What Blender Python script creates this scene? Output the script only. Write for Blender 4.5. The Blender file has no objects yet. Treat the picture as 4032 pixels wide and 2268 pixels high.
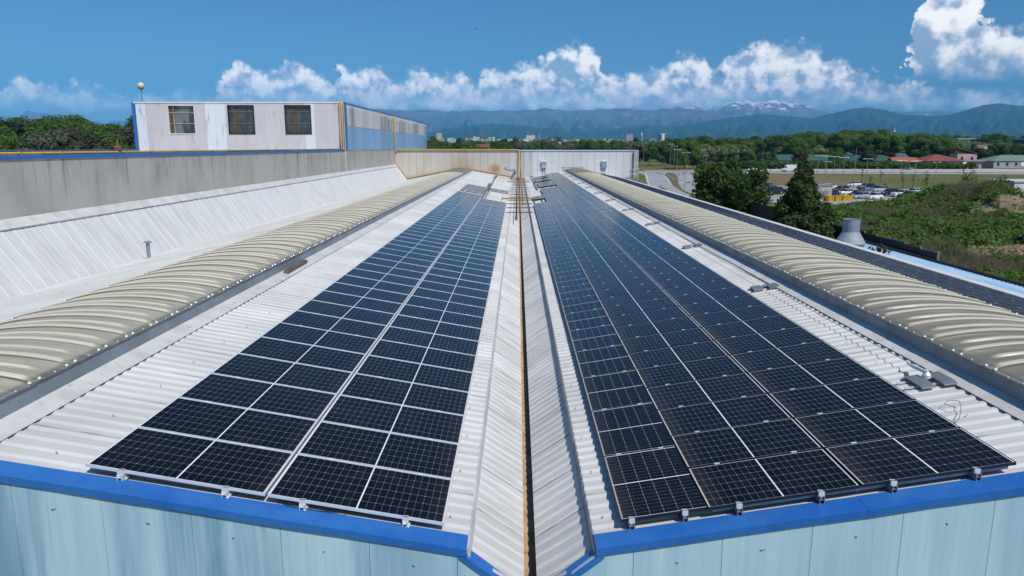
import bpy, bmesh, math, random
import numpy as np
from mathutils import Vector, Matrix
SC = bpy.context.scene
COL = SC.collection
R = math.radians
rnd = random.Random(7)
nr = np.random.default_rng(11)

# ------------------------------------------------------------------ camera
YAW, PITCH = -0.0079, 0.1929          # drone hovering just above the eaves, looking along the valley gutter
cd = bpy.data.cameras.new("camera"); cam = bpy.data.objects.new("camera", cd); COL.objects.link(cam)
cd.sensor_width = 36.0; cd.lens = 2843.0 / 4032.0 * 36.0
cd.clip_start = 0.1; cd.clip_end = 250000.0
cam.location = (0, 0, 0); cam.rotation_euler = (R(90) - PITCH, 0, -YAW)
SC.camera = cam
# ------------------------------------------------------------------ sun, sky, exposure
SUNV = Vector((0.41, -0.62, 1.0)).normalized()
sd = bpy.data.lights.new("sun", 'SUN'); sun = bpy.data.objects.new("sun", sd); COL.objects.link(sun)
sd.energy = 4.0; sd.angle = R(0.53); sd.color = (1.0, 0.955, 0.89)
sun.rotation_euler = (-SUNV).to_track_quat('-Z', 'Y').to_euler(); sun.location = (40, -60, 80)
SKY_STRENGTH = 0.095
SKY_TINT = (0.39, 0.68, 0.96)
SC.view_settings.view_transform = 'Standard'; SC.view_settings.look = 'None'
SC.view_settings.exposure = 0.0; SC.view_settings.gamma = 1.0
SC.render.engine = 'CYCLES'
SC.cycles.use_denoising = True
SC.cycles.max_bounces = 6; SC.cycles.diffuse_bounces = 3; SC.cycles.glossy_bounces = 3
SC.cycles.transmission_bounces = 4; SC.cycles.transparent_max_bounces = 6; SC.cycles.volume_bounces = 1

# ------------------------------------------------------------------ node helpers
class NT:
    def __init__(s, tree): s.t = tree; s.n = tree.nodes; s.l = tree.links
    def node(s, typ, **kw):
        n = s.n.new(typ)
        for k, v in kw.items(): setattr(n, k, v)
        return n
    def put(s, sock, v):
        if v is None: return
        if isinstance(v, bpy.types.NodeSocket): s.l.new(v, sock)
        elif isinstance(v, (tuple, list)):
            if sock.type == 'RGBA' and len(v) == 3: v = (*v, 1)
            sock.default_value = v
        else: sock.default_value = v
    def M(s, op, a, b=None, c=None, clamp=False):
        n = s.node('ShaderNodeMath', operation=op); n.use_clamp = clamp
        s.put(n.inputs[0], a); s.put(n.inputs[1], b); s.put(n.inputs[2], c)
        return n.outputs[0]
    def mix(s, f, a, b, blend='MIX'):
        n = s.node('ShaderNodeMix', data_type='RGBA', blend_type=blend)
        s.put(n.inputs[0], f); s.put(n.inputs[6], a); s.put(n.inputs[7], b)
        return n.outputs[2]
    def ramp(s, f, lo, hi, a=0.0, b=1.0):
        n = s.node('ShaderNodeMapRange', interpolation_type='SMOOTHSTEP'); n.clamp = True
        s.put(n.inputs[0], f); s.put(n.inputs[1], lo); s.put(n.inputs[2], hi); s.put(n.inputs[3], a); s.put(n.inputs[4], b)
        return n.outputs[0]
    def coord(s, kind='Object'):
        n = s.node('ShaderNodeTexCoord'); return n.outputs[kind]
    def vmul(s, v, sc):
        n = s.node('ShaderNodeVectorMath', operation='MULTIPLY'); s.put(n.inputs[0], v); s.put(n.inputs[1], sc); return n.outputs[0]
    def vadd(s, v, sc):
        n = s.node('ShaderNodeVectorMath', operation='ADD'); s.put(n.inputs[0], v); s.put(n.inputs[1], sc); return n.outputs[0]
    def noise(s, v, scale, detail=4, rough=.55, dist=0):
        n = s.node('ShaderNodeTexNoise'); s.put(n.inputs['Vector'], v); n.inputs['Scale'].default_value = scale
        n.inputs['Detail'].default_value = detail; n.inputs['Roughness'].default_value = rough; n.inputs['Distortion'].default_value = dist
        return n.outputs[0]
    def voro(s, v, scale, feat='F1', smooth=None):
        n = s.node('ShaderNodeTexVoronoi', feature=feat); s.put(n.inputs['Vector'], v); n.inputs['Scale'].default_value = scale
        return n.outputs[0]
    def sep(s, v):
        n = s.node('ShaderNodeSeparateXYZ'); s.put(n.inputs[0], v); return n.outputs
    def comb(s, x, y, z):
        n = s.node('ShaderNodeCombineXYZ'); s.put(n.inputs[0], x); s.put(n.inputs[1], y); s.put(n.inputs[2], z); return n.outputs[0]
    def white(s, v):
        n = s.node('ShaderNodeTexWhiteNoise', noise_dimensions='1D'); s.put(n.inputs['W'], v); return n.outputs[0]

def new_mat(name, base=(.5, .5, .5), rough=.6, metal=0.0, spec=.4):
    m = bpy.data.materials.new(name); m.use_nodes = True
    g = NT(m.node_tree); b = m.node_tree.nodes['Principled BSDF']
    b.inputs['Base Color'].default_value = (*base, 1); b.inputs['Roughness'].default_value = rough
    b.inputs['Metallic'].default_value = metal; b.inputs['Specular IOR Level'].default_value = spec
    return m, g, b
def bump(g, b, h, strength=.2, dist=.01):
    n = g.node('ShaderNodeBump'); n.inputs['Strength'].default_value = strength; n.inputs['Distance'].default_value = dist
    g.put(n.inputs['Height'], h); g.l.new(n.outputs[0], b.inputs['Normal'])
def weather(name, c1, c2, scale=2.0, stretch=(1, 1, 1), lo=.35, hi=.7, rough=.6, metal=0.0, spec=.4, c3=None, s3=12., bumpy=0.0):
    """base colour varied between c1 and c2 by noise (dirt, wear), optional third colour for finer specks"""
    m, g, b = new_mat(name, c1, rough, metal, spec)
    v = g.vmul(g.coord(), stretch)
    n1 = g.noise(v, scale, 6, .62)
    c = g.mix(g.ramp(n1, lo, hi), c1, c2)
    if c3 is not None:
        n2 = g.noise(g.vadd(v, (7.3, 2.1, 4.4)), s3, 5, .6)
        c = g.mix(g.ramp(n2, .56, .74, 0, .8), c, c3)
    g.put(b.inputs['Base Color'], c)
    g.put(b.inputs['Roughness'], g.ramp(n1, .3, .7, max(rough - .08, 0.03), min(rough + .1, 1)))
    if bumpy: bump(g, b, g.noise(v, scale * 9, 4), bumpy, .01)
    return m

# ------------------------------------------------------------------ mesh helpers
class MB:
    def __init__(s): s.v = []; s.f = []; s.m = []
    def add(s, vs, fs, mi=0):
        o = len(s.v); s.v.extend([tuple(map(float, p)) for p in vs])
        s.f.extend([tuple(i + o for i in f) for f in fs]); s.m.extend([mi] * len(fs)); return s
    def box(s, x0, x1, y0, y1, z0, z1, mi=0):
        v = [(x0, y0, z0), (x1, y0, z0), (x1, y1, z0), (x0, y1, z0), (x0, y0, z1), (x1, y0, z1), (x1, y1, z1), (x0, y1, z1)]
        return s.add(v, [(0, 3, 2, 1), (4, 5, 6, 7), (0, 1, 5, 4), (1, 2, 6, 5), (2, 3, 7, 6), (3, 0, 4, 7)], mi)
    def obox(s, c, ax, ay, az, mi=0):
        c, ax, ay, az = map(Vector, (c, ax, ay, az))
        v = [c + sx * ax + sy * ay + sz * az for sz in (-1, 1) for sx, sy in ((-1, -1), (1, -1), (1, 1), (-1, 1))]
        return s.add(v, [(0, 3, 2, 1), (4, 5, 6, 7), (0, 1, 5, 4), (1, 2, 6, 5), (2, 3, 7, 6), (3, 0, 4, 7)], mi)
    def prism(s, prof, y0, y1, mi=0, caps=True):
        """closed x-z profile swept along y"""
        n = len(prof); v = [(x, y0, z) for x, z in prof] + [(x, y1, z) for x, z in prof]
        f = [(i, (i + 1) % n, (i + 1) % n + n, i + n) for i in range(n)]
        if caps: f += [tuple(range(n))[::-1], tuple(range(n, 2 * n))]
        return s.add(v, f, mi)
    def prism_x(s, prof, x0, x1, mi=0):
        n = len(prof); v = [(x0, y, z) for y, z in prof] + [(x1, y, z) for y, z in prof]
        f = [(i, (i + 1) % n, (i + 1) % n + n, i + n) for i in range(n)]
        f += [tuple(range(n))[::-1], tuple(range(n, 2 * n))]
        return s.add(v, f, mi)
    def grid(s, P, mi=0):
        a, b = len(P), len(P[0]); v = [p for row in P for p in row]
        f = [(i * b + j, i * b + j + 1, (i + 1) * b + j + 1, (i + 1) * b + j) for i in range(a - 1) for j in range(b - 1)]
        return s.add(v, f, mi)
    def tube(s, pts, r, n=8, mi=0, caps=True):
        pts = [Vector(p) for p in pts]; rings = []
        rr = [float(q) for q in (r if isinstance(r, (list, tuple)) else [r] * len(pts))]
        up = Vector((0, 0, 1))
        for i, p in enumerate(pts):
            d = (pts[min(i + 1, len(pts) - 1)] - pts[max(i - 1, 0)]).normalized()
            a = d.cross(up)
            if a.length < 1e-3: a = d.cross(Vector((0, 1, 0)))
            a.normalize(); b = a.cross(d)
            rings.append([p + rr[i] * (math.cos(t) * a + math.sin(t) * b) for t in [2 * math.pi * k / n for k in range(n)]])
        v = [q for g in rings for q in g]
        f = [(i * n + k, i * n + (k + 1) % n, (i + 1) * n + (k + 1) % n, (i + 1) * n + k) for i in range(len(pts) - 1) for k in range(n)]
        if caps: f += [tuple(range(n))[::-1], tuple(range((len(pts) - 1) * n, len(pts) * n))]
        return s.add(v, f, mi)
    def lathe(s, prof, c=(0, 0, 0), n=24, mi=0):
        v = []; f = []
        for r_, z in prof:
            for k in range(n):
                t = 2 * math.pi * k / n; v.append((c[0] + r_ * math.cos(t), c[1] + r_ * math.sin(t), c[2] + z))
        for i in range(len(prof) - 1):
            for k in range(n): f.append((i * n + k, i * n + (k + 1) % n, (i + 1) * n + (k + 1) % n, (i + 1) * n + k))
        return s.add(v, f, mi)
    def build(s, name, mats, parent=None, smooth=False, bevel=0.0):
        me = bpy.data.meshes.new(name); me.from_pydata(s.v, [], s.f)
        if not isinstance(mats, (list, tuple)): mats = [mats]
        for m in mats: me.materials.append(m)
        if len(mats) > 1: me.polygons.foreach_set('material_index', s.m)
        if smooth: me.polygons.foreach_set('use_smooth', [True] * len(s.f))
        me.validate(); me.update()
        return link(name, me, parent, bevel)
def link(name, me, parent=None, bevel=0.0):
    o = bpy.data.objects.new(name, me); COL.objects.link(o)
    if parent is not None: o.parent = parent
    if bevel:
        b = o.modifiers.new('bevel', 'BEVEL'); b.width = bevel; b.segments = 2; b.limit_method = 'ANGLE'; b.angle_limit = R(35)
    return o
def npmesh(name, verts, faces, mats, parent=None, smooth=False, mi=None):
    """fast mesh from numpy arrays; faces (n,4) or (n,3)"""
    me = bpy.data.meshes.new(name); k = faces.shape[1]
    me.vertices.add(len(verts)); me.vertices.foreach_set('co', verts.astype(np.float32).ravel())
    me.loops.add(faces.size); me.loops.foreach_set('vertex_index', faces.astype(np.int32).ravel())
    me.polygons.add(len(faces)); me.polygons.foreach_set('loop_start', np.arange(0, faces.size, k, dtype=np.int32))
    me.polygons.foreach_set('loop_total', np.full(len(faces), k, dtype=np.int32))
    if not isinstance(mats, (list, tuple)): mats = [mats]
    for m in mats: me.materials.append(m)
    if mi is not None: me.polygons.foreach_set('material_index', mi.astype(np.int32))
    if smooth: me.polygons.foreach_set('use_smooth', np.ones(len(faces), dtype=bool))
    me.update(calc_edges=True); me.validate()
    return link(name, me, parent) if parent is not False else me
def tag(o, label=None, cat=None, group=None, kind=None):
    if label: o['label'] = label
    if cat: o['category'] = cat
    if group: o['group'] = group
    if kind: o['kind'] = kind
    return o
def thing(name, label, cat, loc=(0, 0, 0), rz=0.0, group=None):
    o = bpy.data.objects.new(name, None); COL.objects.link(o); o.location = loc; o.rotation_euler = (0, 0, rz)
    o.empty_display_size = .3
    return tag(o, label, cat, group)
def dup(root, loc=None, rz=None, label=None, group=None, matrix=None):
    r = root.copy(); COL.objects.link(r)
    if matrix is not None: r.matrix_world = matrix
    if loc is not None: r.location = loc
    if rz is not None: r.rotation_euler = (0, 0, rz)
    if label: r['label'] = label
    if group: r['group'] = group
    for ch in list(root.children):
        c = ch.copy(); COL.objects.link(c); c.parent = r
        for gch in list(ch.children):
            d = gch.copy(); COL.objects.link(d); d.parent = c
    return r
ORD = ['first', 'second', 'third', 'fourth', 'fifth', 'sixth', 'seventh', 'eighth', 'ninth', 'tenth', 'eleventh', 'twelfth', 'thirteenth', 'fourteenth', 'fifteenth', 'sixteenth', 'seventeenth', 'eighteenth', 'nineteenth']
def ordinal(n):
    if n <= 19: return ORD[n - 1]
    tens = {2: 'twent', 3: 'thirt', 4: 'fort', 5: 'fift', 6: 'sixt', 7: 'sevent', 8: 'eight', 9: 'ninet'}[n // 10]
    return tens + 'ieth' if n % 10 == 0 else tens + 'y-' + ORD[n % 10 - 1]
def sm(t):
    t = min(max(t, 0.0), 1.0); return t * t * (3 - 2 * t)
def ground_z(x, y):
    z = -11 + 1.6 * sm(max((y - 205) / 45.0, (x - 92) / 45.0 if y > 120 else 0))
    if y > 400: z += .0104 * (y - 400)
    return z
# ------------------------------------------------------------------ world: Nishita sky plus cumulus bank in direction space
FWD = Vector((math.sin(YAW) * math.cos(PITCH), math.cos(YAW) * math.cos(PITCH), -math.sin(PITCH)))
RGT = Vector((math.cos(YAW), -math.sin(YAW), 0)); UPV = RGT.cross(FWD)
def direc(px, py):
    px, py = float(px), float(py)
    return (FWD + (px - 2016) / 2843.0 * RGT + (1134 - py) / 2843.0 * UPV).normalized()
def azel(px, py):
    d = direc(px, py); return math.degrees(math.atan2(d.x, d.y)), math.degrees(math.asin(d.z))
K = 4032 / 2576.0
CLOUD_K = 14.5
HAZE = 5.0e-5
def build_world():
    w = bpy.data.worlds.new("World"); SC.world = w; w.use_nodes = True
    g = NT(w.node_tree); w.node_tree.nodes.clear()
    sky = g.node('ShaderNodeTexSky', sky_type='NISHITA'); sky.sun_disc = False
    sky.sun_elevation = math.asin(SUNV.z); sky.sun_rotation = math.atan2(SUNV.x, SUNV.y)
    sky.altitude = 100; sky.air_density = 1.0; sky.dust_density = 0.9; sky.ozone_density = 2.0
    base = g.mix(1.0, sky.outputs[0], SKY_TINT, 'MULTIPLY')
    d = g.coord('Generated'); x, y, z = g.sep(d)
    az = g.M('MULTIPLY', g.M('ARCTAN2', x, y), 57.2958); el = g.M('MULTIPLY', g.M('ARCSINE', z), 57.2958)
    P0 = g.comb(az, el, 0.0)
    wn = g.noise(P0, .55, 4, .6)
    azw = g.M('ADD', az, g.M('MULTIPLY', g.M('SUBTRACT', wn, .5), 3.2))
    def curve(pts, warp=True):
        n = g.node('ShaderNodeFloatCurve'); c = n.mapping.curves[0]
        q = sorted([((azel(px * K, py * K)[0] + 45) / 90.0, azel(px * K, py * K)[1] / 20.0) for px, py in pts])
        q = [(0.0, q[0][1])] + q + [(1.0, q[-1][1])]
        while len(c.points) < len(q): c.points.new(.5, .5)
        for p, (a, b) in zip(c.points, q): p.location = (a, max(0.0, min(1.0, b))); p.handle_type = 'AUTO_CLAMPED'
        n.mapping.update()
        g.put(n.inputs['Value'], g.M('ADD', g.M('DIVIDE', azw if warp else az, 90.0), .5, clamp=True))
        return g.M('MULTIPLY', n.outputs[0], 20.0)
    def billow(off, scale, det=7):
        """cauliflower noise and the same noise a little towards the sun side: the difference gives the lumps their modelling"""
        v0 = g.vadd(P0, off); v1 = g.vadd(v0, (.42 / scale, .62 / scale, 0.15 / scale))
        out = []
        for v in (v0, v1):
            a = g.noise(v, scale, det, .6, .3)
            b = g.M('SUBTRACT', 1.0, g.voro(v, scale * 1.9))
            b2 = g.M('SUBTRACT', 1.0, g.voro(g.vadd(v, (3.1, .7, 0)), scale * 4.6))
            out.append(g.M('ADD', g.M('MULTIPLY', a, .60), g.M('ADD', g.M('MULTIPLY', b, .27), g.M('MULTIPLY', b2, .13))))
        return out
    def lowlit(off, scale):
        v0 = g.vadd(P0, (off[0] + 3.3, off[1] + 1.2, off[2])); v1 = g.vadd(v0, (.50 / scale, .75 / scale, .1 / scale))
        return g.M('SUBTRACT', g.noise(v0, scale, 3.2, .5, .2), g.noise(v1, scale, 3.2, .5, .2))
    def layer(col, pts, off, scale, amp, soft, base_py, base_soft, white, grey, opac=1.0, thick=3.2):
        T = curve(pts)
        n0, n1 = billow(off, scale)
        dep = g.M('SUBTRACT', g.M('ADD', T, g.M('MULTIPLY', g.M('SUBTRACT', n0, .50), amp)), el)   # degrees below the ragged top
        wisp = g.noise(g.vadd(P0, (off[0] + 9.1, off[1], 2.2)), scale * 2.4, 5, .6)
        m = g.ramp(g.M('ADD', dep, g.M('MULTIPLY', g.M('SUBTRACT', wisp, .52), 1.1)), -.15, soft)
        be = curve([(q, base_py) for q in (-200, 200, 600, 950, 1288, 1650, 2000, 2400, 2800)], False)
        m = g.M('MULTIPLY', m, g.ramp(g.M('SUBTRACT', g.M('ADD', el, g.M('MULTIPLY', g.M('SUBTRACT', n0, .5), 1.2)), be), 0.0, base_soft))
        lit = g.M('ADD', g.M('MULTIPLY', g.M('SUBTRACT', n0, n1), .95), g.M('MULTIPLY', lowlit(off, scale * 1.1), 3.0))
        t = g.M('ADD', g.M('SUBTRACT', .86, g.M('MULTIPLY', g.M('POWER', g.M('DIVIDE', dep, thick, clamp=True), .7), .74)), lit, clamp=True)
        t = g.ramp(t, .0, 1.0)
        c = g.mix(t, grey, white)
        return g.mix(g.M('MULTIPLY', m, opac), col, c)
    S = 10.0    # cloud radiance is given for background strength 0.1
    W1 = tuple(CLOUD_K * v for v in (1.0, .97, .93)); G1 = tuple(CLOUD_K * v for v in (.27, .37, .50))
    W2 = tuple(CLOUD_K * v for v in (.66, .73, .80)); G2 = tuple(CLOUD_K * v for v in (.25, .36, .50))
    flat = [(0, 222), (160, 236), (400, 232), (700, 222), (1000, 212), (1300, 208), (1700, 200), (2100, 212), (2576, 215)]
    c = layer(base, flat, (5, 40, 3.3), .42, 2.6, 1.6, 290, 1.0, W2, G2, .85, 3.0)
    back = [(-200, 235), (0, 240), (20, 190), (80, 188), (130, 212), (200, 204), (250, 226), (310, 245), (480, 262), (560, 200), (590, 152), (650, 172), (700, 182), (745, 156), (790, 178), (830, 205), (860, 158), (900, 172), (940, 168), (990, 196), (1040, 168), (1100, 190), (1150, 168), (1190, 215), (1230, 172), (1290, 168), (1340, 150), (1400, 128), (1470, 112), (1515, 140), (1540, 185), (1600, 168), (1660, 158), (1740, 132), (1800, 178), (1860, 120), (1930, 106), (2030, 104), (2090, 142), (2170, 172), (2250, 196), (2400, 225), (2576, 240), (2800, 235)]
    c = layer(c, back, (0, 0, 0), .62, 2.9, .75, 284, 2.6, W1, G1, 1.0, 3.4)
    front = [(-200, 250), (60, 222), (180, 230), (300, 252), (520, 268), (640, 232), (760, 190), (850, 212), (960, 225), (1060, 190), (1180, 226), (1260, 222), (1380, 190), (1480, 205), (1600, 222), (1700, 188), (1800, 215), (1900, 168), (2050, 172), (2150, 205), (2300, 235), (2450, 246), (2576, 232), (2800, 240)]
    c = layer(c, front, (13, 7, 1.7), .78, 2.3, .75, 282, 2.4, W1, G2, .95, 2.4)
    tall = [(1900, 300), (2180, 290), (2262, 250), (2296, 90), (2325, -20), (2380, -110), (2440, -80), (2482, 5), (2498, 70), (2540, 60), (2590, 78), (2660, 60), (2800, 120)]
    c = layer(c, tall, (21, 3, 5.1), .55, 2.3, .75, 215, 1.8, W1, G1, 1.0, 8.5)
    bg = g.node('ShaderNodeBackground'); g.put(bg.inputs[0], c); bg.inputs[1].default_value = SKY_STRENGTH
    o = g.node('ShaderNodeOutputWorld'); g.l.new(bg.outputs[0], o.inputs[0])

build_world()

# ------------------------------------------------------------------ materials
def roof_mat(name, seam=1.25):
    m, g, b = new_mat(name, (.62, .62, .61), .55, 0, .35)
    co = g.coord(); x, y, z = g.sep(co)
    big = g.noise(g.vmul(co, (.35, .5, .35)), 1.0, 5, .6)
    streak = g.noise(g.vmul(co, (.5, 9, .5)), 1.0, 5, .65)
    fine = g.noise(co, 14, 5, .7)
    c = g.mix(g.ramp(big, .35, .72), (.66, .66, .645), (.52, .515, .495))
    c = g.mix(g.ramp(streak, .50, .78, 0, .5), c, (.45, .44, .415))
    c = g.mix(g.ramp(fine, .6, .8, 0, .35), c, (.40, .40, .385))
    sh = g.white(g.M('FLOOR', g.M('DIVIDE', y, seam)))
    c = g.mix(g.M('MULTIPLY', sh, .16), c, (.38, .38, .37))
    fr = g.M('FRACT', g.M('DIVIDE', y, seam))
    ln = g.M('MULTIPLY', g.M('LESS_THAN', fr, .02), g.ramp(g.noise(g.vmul(co, (.8, .8, .8)), 1.3, 3), .4, .6, .15, .85))
    c = g.mix(ln, c, (.16, .155, .15))
    rn = g.noise(g.vmul(co, (1.2, .35, 1)), 1.0, 5, .65)
    rk = g.M('MULTIPLY', g.ramp(y, 90, 106), g.M('MULTIPLY', g.ramp(g.M('ABSOLUTE', g.M('SUBTRACT', x, -.4)), 4.5, .5), g.ramp(rn, .42, .62, 0, .75)))
    c = g.mix(rk, c, (.40, .24, .15))
    gd = g.M('MULTIPLY', g.ramp(g.M('ABSOLUTE', g.M('SUBTRACT', x, .163)), 1.1, .2, 0, .55), g.ramp(g.noise(g.vmul(co, (.7, 5, .7)), 1.6, 5, .65), .45, .7))
    c = g.mix(gd, c, (.36, .34, .31))
    g.put(b.inputs['Base Color'], c); bump(g, b, fine, .12, .004)
    return m
M = {}
M['roof'] = roof_mat('white_roof_sheet')
M['roof_plain'] = weather('white_roof_bright', (.64, .645, .64), (.54, .54, .53), .5, (1, 4, 1), rough=.75, c3=(.56, .56, .54), s3=9)
M['flash'] = weather('grey_white_flashing', (.64, .64, .625), (.50, .495, .47), 1.4, rough=.5, c3=(.36, .33, .29), s3=6)
M['zinc'] = weather('zinc_sheet', (.26, .30, .34), (.19, .22, .25), 1.2, rough=.55, metal=.1)
M['blue'] = weather('blue_edge_paint', (.018, .125, .45), (.035, .17, .47), 1.1, rough=.48, spec=.35, c3=(.07, .16, .33), s3=9, bumpy=.15)
M['blue2'] = weather('blue_trim_paint', (.03, .14, .46), (.05, .16, .42), 2, rough=.45)
M['dark'] = new_mat('dark_gap', (.012, .012, .013), .9)[0]
M['rust'] = weather('rusty_steel', (.22, .10, .045), (.10, .05, .03), 5, rough=.85, c3=(.33, .19, .10), s3=14)
M['rusttan'] = weather('rusty_gutter', (.62, .42, .25), (.42, .26, .14), 3, rough=.85, c3=(.16, .09, .05), s3=11)
M['oldyellow'] = weather('rusty_yellow_paint', (.34, .19, .035), (.20, .10, .035), 1.5, rough=.6, c3=(.12, .06, .03), s3=5)
M['yellow'] = weather('yellow_pipe_paint', (.60, .36, .035), (.50, .29, .04), 1.5, rough=.45, c3=(.25, .13, .05), s3=5)
M['alu'] = weather('silver_aluminium', (.76, .78, .80), (.66, .68, .70), 6, rough=.38, metal=.25)
M['black'] = new_mat('black_anodised_frame', (.012, .013, .015), .35, 0, .5)[0]
M['galv'] = weather('galvanised_steel', (.36, .38, .40), (.26, .28, .30), 4, rough=.45, metal=.6)
M['cable'] = new_mat('black_cable', (.015, .015, .016), .5)[0]
M['conc'] = None
M['white'] = weather('white_paint', (.76, .77, .78), (.66, .67, .68), 2, rough=.5)
M['glassdark'] = new_mat('dark_window_glass', (.02, .025, .03), .08, 0, .6)[0]

def cladding_mat(name, c1, c2, dark, stain=.5):
    m, g, b = new_mat(name, c1, .42, 0, .4)
    co = g.coord(); x, y, z = g.sep(co)
    n1 = g.noise(g.vmul(co, (3.2, 3.2, .20)), 1.0, 6, .65)
    n2 = g.noise(g.vmul(co, (1.1, 1.1, .10)), 1.0, 5, .62, .4)
    c = g.mix(g.ramp(n1, .38, .68), c1, c2)
    left = g.ramp(x, -5.0, 1.5, 1, .22)
    c = g.mix(g.M('MULTIPLY', g.ramp(n2, .43, .60, 0, stain), left), c, dark)
    sh = g.white(g.M('FLOOR', g.M('ADD', x, .34)))
    c = g.mix(g.M('MULTIPLY', sh, .18), c, tuple(v * .8 for v in c1))
    rib = g.M('FRACT', g.M('MULTIPLY', x, 10.0))
    c = g.mix(g.M('MULTIPLY', g.M('LESS_THAN', rib, .07), .18), c, tuple(v * .55 for v in c1))
    g.put(b.inputs['Base Color'], c)
    bump(g, b, g.M('ADD', g.M('MULTIPLY', g.M('LESS_THAN', rib, .09), -1.0), g.M('MULTIPLY', n1, .3)), .35, .004)
    return m
M['clad'] = cladding_mat('pale_blue_cladding', (.40, .61, .72), (.50, .69, .78), (.12, .29, .42), .95)

def concrete_mat(name, c1, c2, streakc, axis=1, zt=-.42):
    m, g, b = new_mat(name, c1, .85, 0, .2)
    co = g.coord(); x, y, z = g.sep(co)
    n1 = g.noise(g.vmul(co, (.4, .4, .25)), 1.0, 6, .65)
    c = g.mix(g.ramp(n1, .35, .7), c1, c2)
    st = g.noise(g.vmul(co, (2.2, 2.2, .16)), 1.0, 6, .7)
    big = g.noise(g.vmul(co, (.11, .11, .08)), 1.0, 3, .5)
    down = g.ramp(z, zt - 2.2, zt - .1)
    k = g.M('MULTIPLY', g.M('MULTIPLY', g.ramp(st, .46, .66), g.ramp(big, .42, .58)), down)
    c = g.mix(g.M('MULTIPLY', k, .7), c, streakc)
    fine = g.noise(co, 22, 5, .7)
    c = g.mix(g.ramp(fine, .58, .8, 0, .3), c, tuple(v * .7 for v in c2))
    g.put(b.inputs['Base Color'], c); bump(g, b, fine, .2, .01)
    return m
M['conc'] = concrete_mat('streaked_concrete', (.49, .465, .42), (.385, .365, .33), (.14, .132, .12))
M['concpost'] = weather('pale_concrete', (.46, .45, .43), (.36, .35, .33), 1.5, rough=.85)

def vault_mat():
    m, g, b = new_mat('weathered_fibreglass', (.42, .40, .33), .32, 0, .5)
    co = g.coord(); x, y, z = g.sep(co)
    info = g.node('ShaderNodeObjectInfo'); rv = info.outputs['Random']
    off = g.comb(g.M('MULTIPLY', rv, 31.0), g.M('MULTIPLY', rv, 17.0), 0.0)
    v = g.node('ShaderNodeVectorMath', operation='ADD'); g.l.new(co, v.inputs[0]); g.l.new(off, v.inputs[1]); v = v.outputs[0]
    n1 = g.noise(g.vmul(v, (.7, 5, .7)), 1.0, 6, .65)
    n2 = g.noise(g.vmul(v, (2, 14, 2)), 1.0, 5, .7)
    c = g.mix(g.ramp(n1, .32, .7), (.47, .44, .345), (.31, .285, .21))
    c = g.mix(g.ramp(n2, .56, .78, 0, .7), c, (.12, .11, .08))
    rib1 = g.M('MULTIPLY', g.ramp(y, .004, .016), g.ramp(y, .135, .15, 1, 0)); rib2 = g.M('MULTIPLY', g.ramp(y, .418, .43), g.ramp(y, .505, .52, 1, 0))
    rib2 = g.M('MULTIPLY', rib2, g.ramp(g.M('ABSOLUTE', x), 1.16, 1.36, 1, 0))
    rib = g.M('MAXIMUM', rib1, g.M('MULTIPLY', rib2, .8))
    c = g.mix(g.M('MULTIPLY', rib, .8), c, (.76, .71, .57))  # ribs coloured paler: their sunlit highlight is painted in, besides being cleaner than the flats
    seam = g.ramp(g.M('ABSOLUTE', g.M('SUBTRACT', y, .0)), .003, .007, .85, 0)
    c = g.mix(seam, c, (.05, .045, .035))  # dark overlap line: shadow and dirt painted together
    east = g.ramp(g.sep(info.outputs['Location'])[0], 0, 1)
    c = g.mix(g.M('MULTIPLY', east, g.M('MULTIPLY', g.M('SUBTRACT', 1.0, g.M('MULTIPLY', rib, .8)), g.ramp(n1, .30, .62, .55, .95))), c, (.185, .165, .12))
    c = g.mix(g.M('MULTIPLY', rv, .28), c, (.34, .32, .26))
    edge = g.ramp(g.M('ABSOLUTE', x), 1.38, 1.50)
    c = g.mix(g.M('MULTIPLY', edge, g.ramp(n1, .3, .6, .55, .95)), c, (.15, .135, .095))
    g.put(b.inputs['Base Color'], c); g.put(b.inputs['Roughness'], g.ramp(n1, .3, .7, .24, .5))
    bump(g, b, n2, .12, .006)
    return m
M['vault'] = vault_mat()

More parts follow.
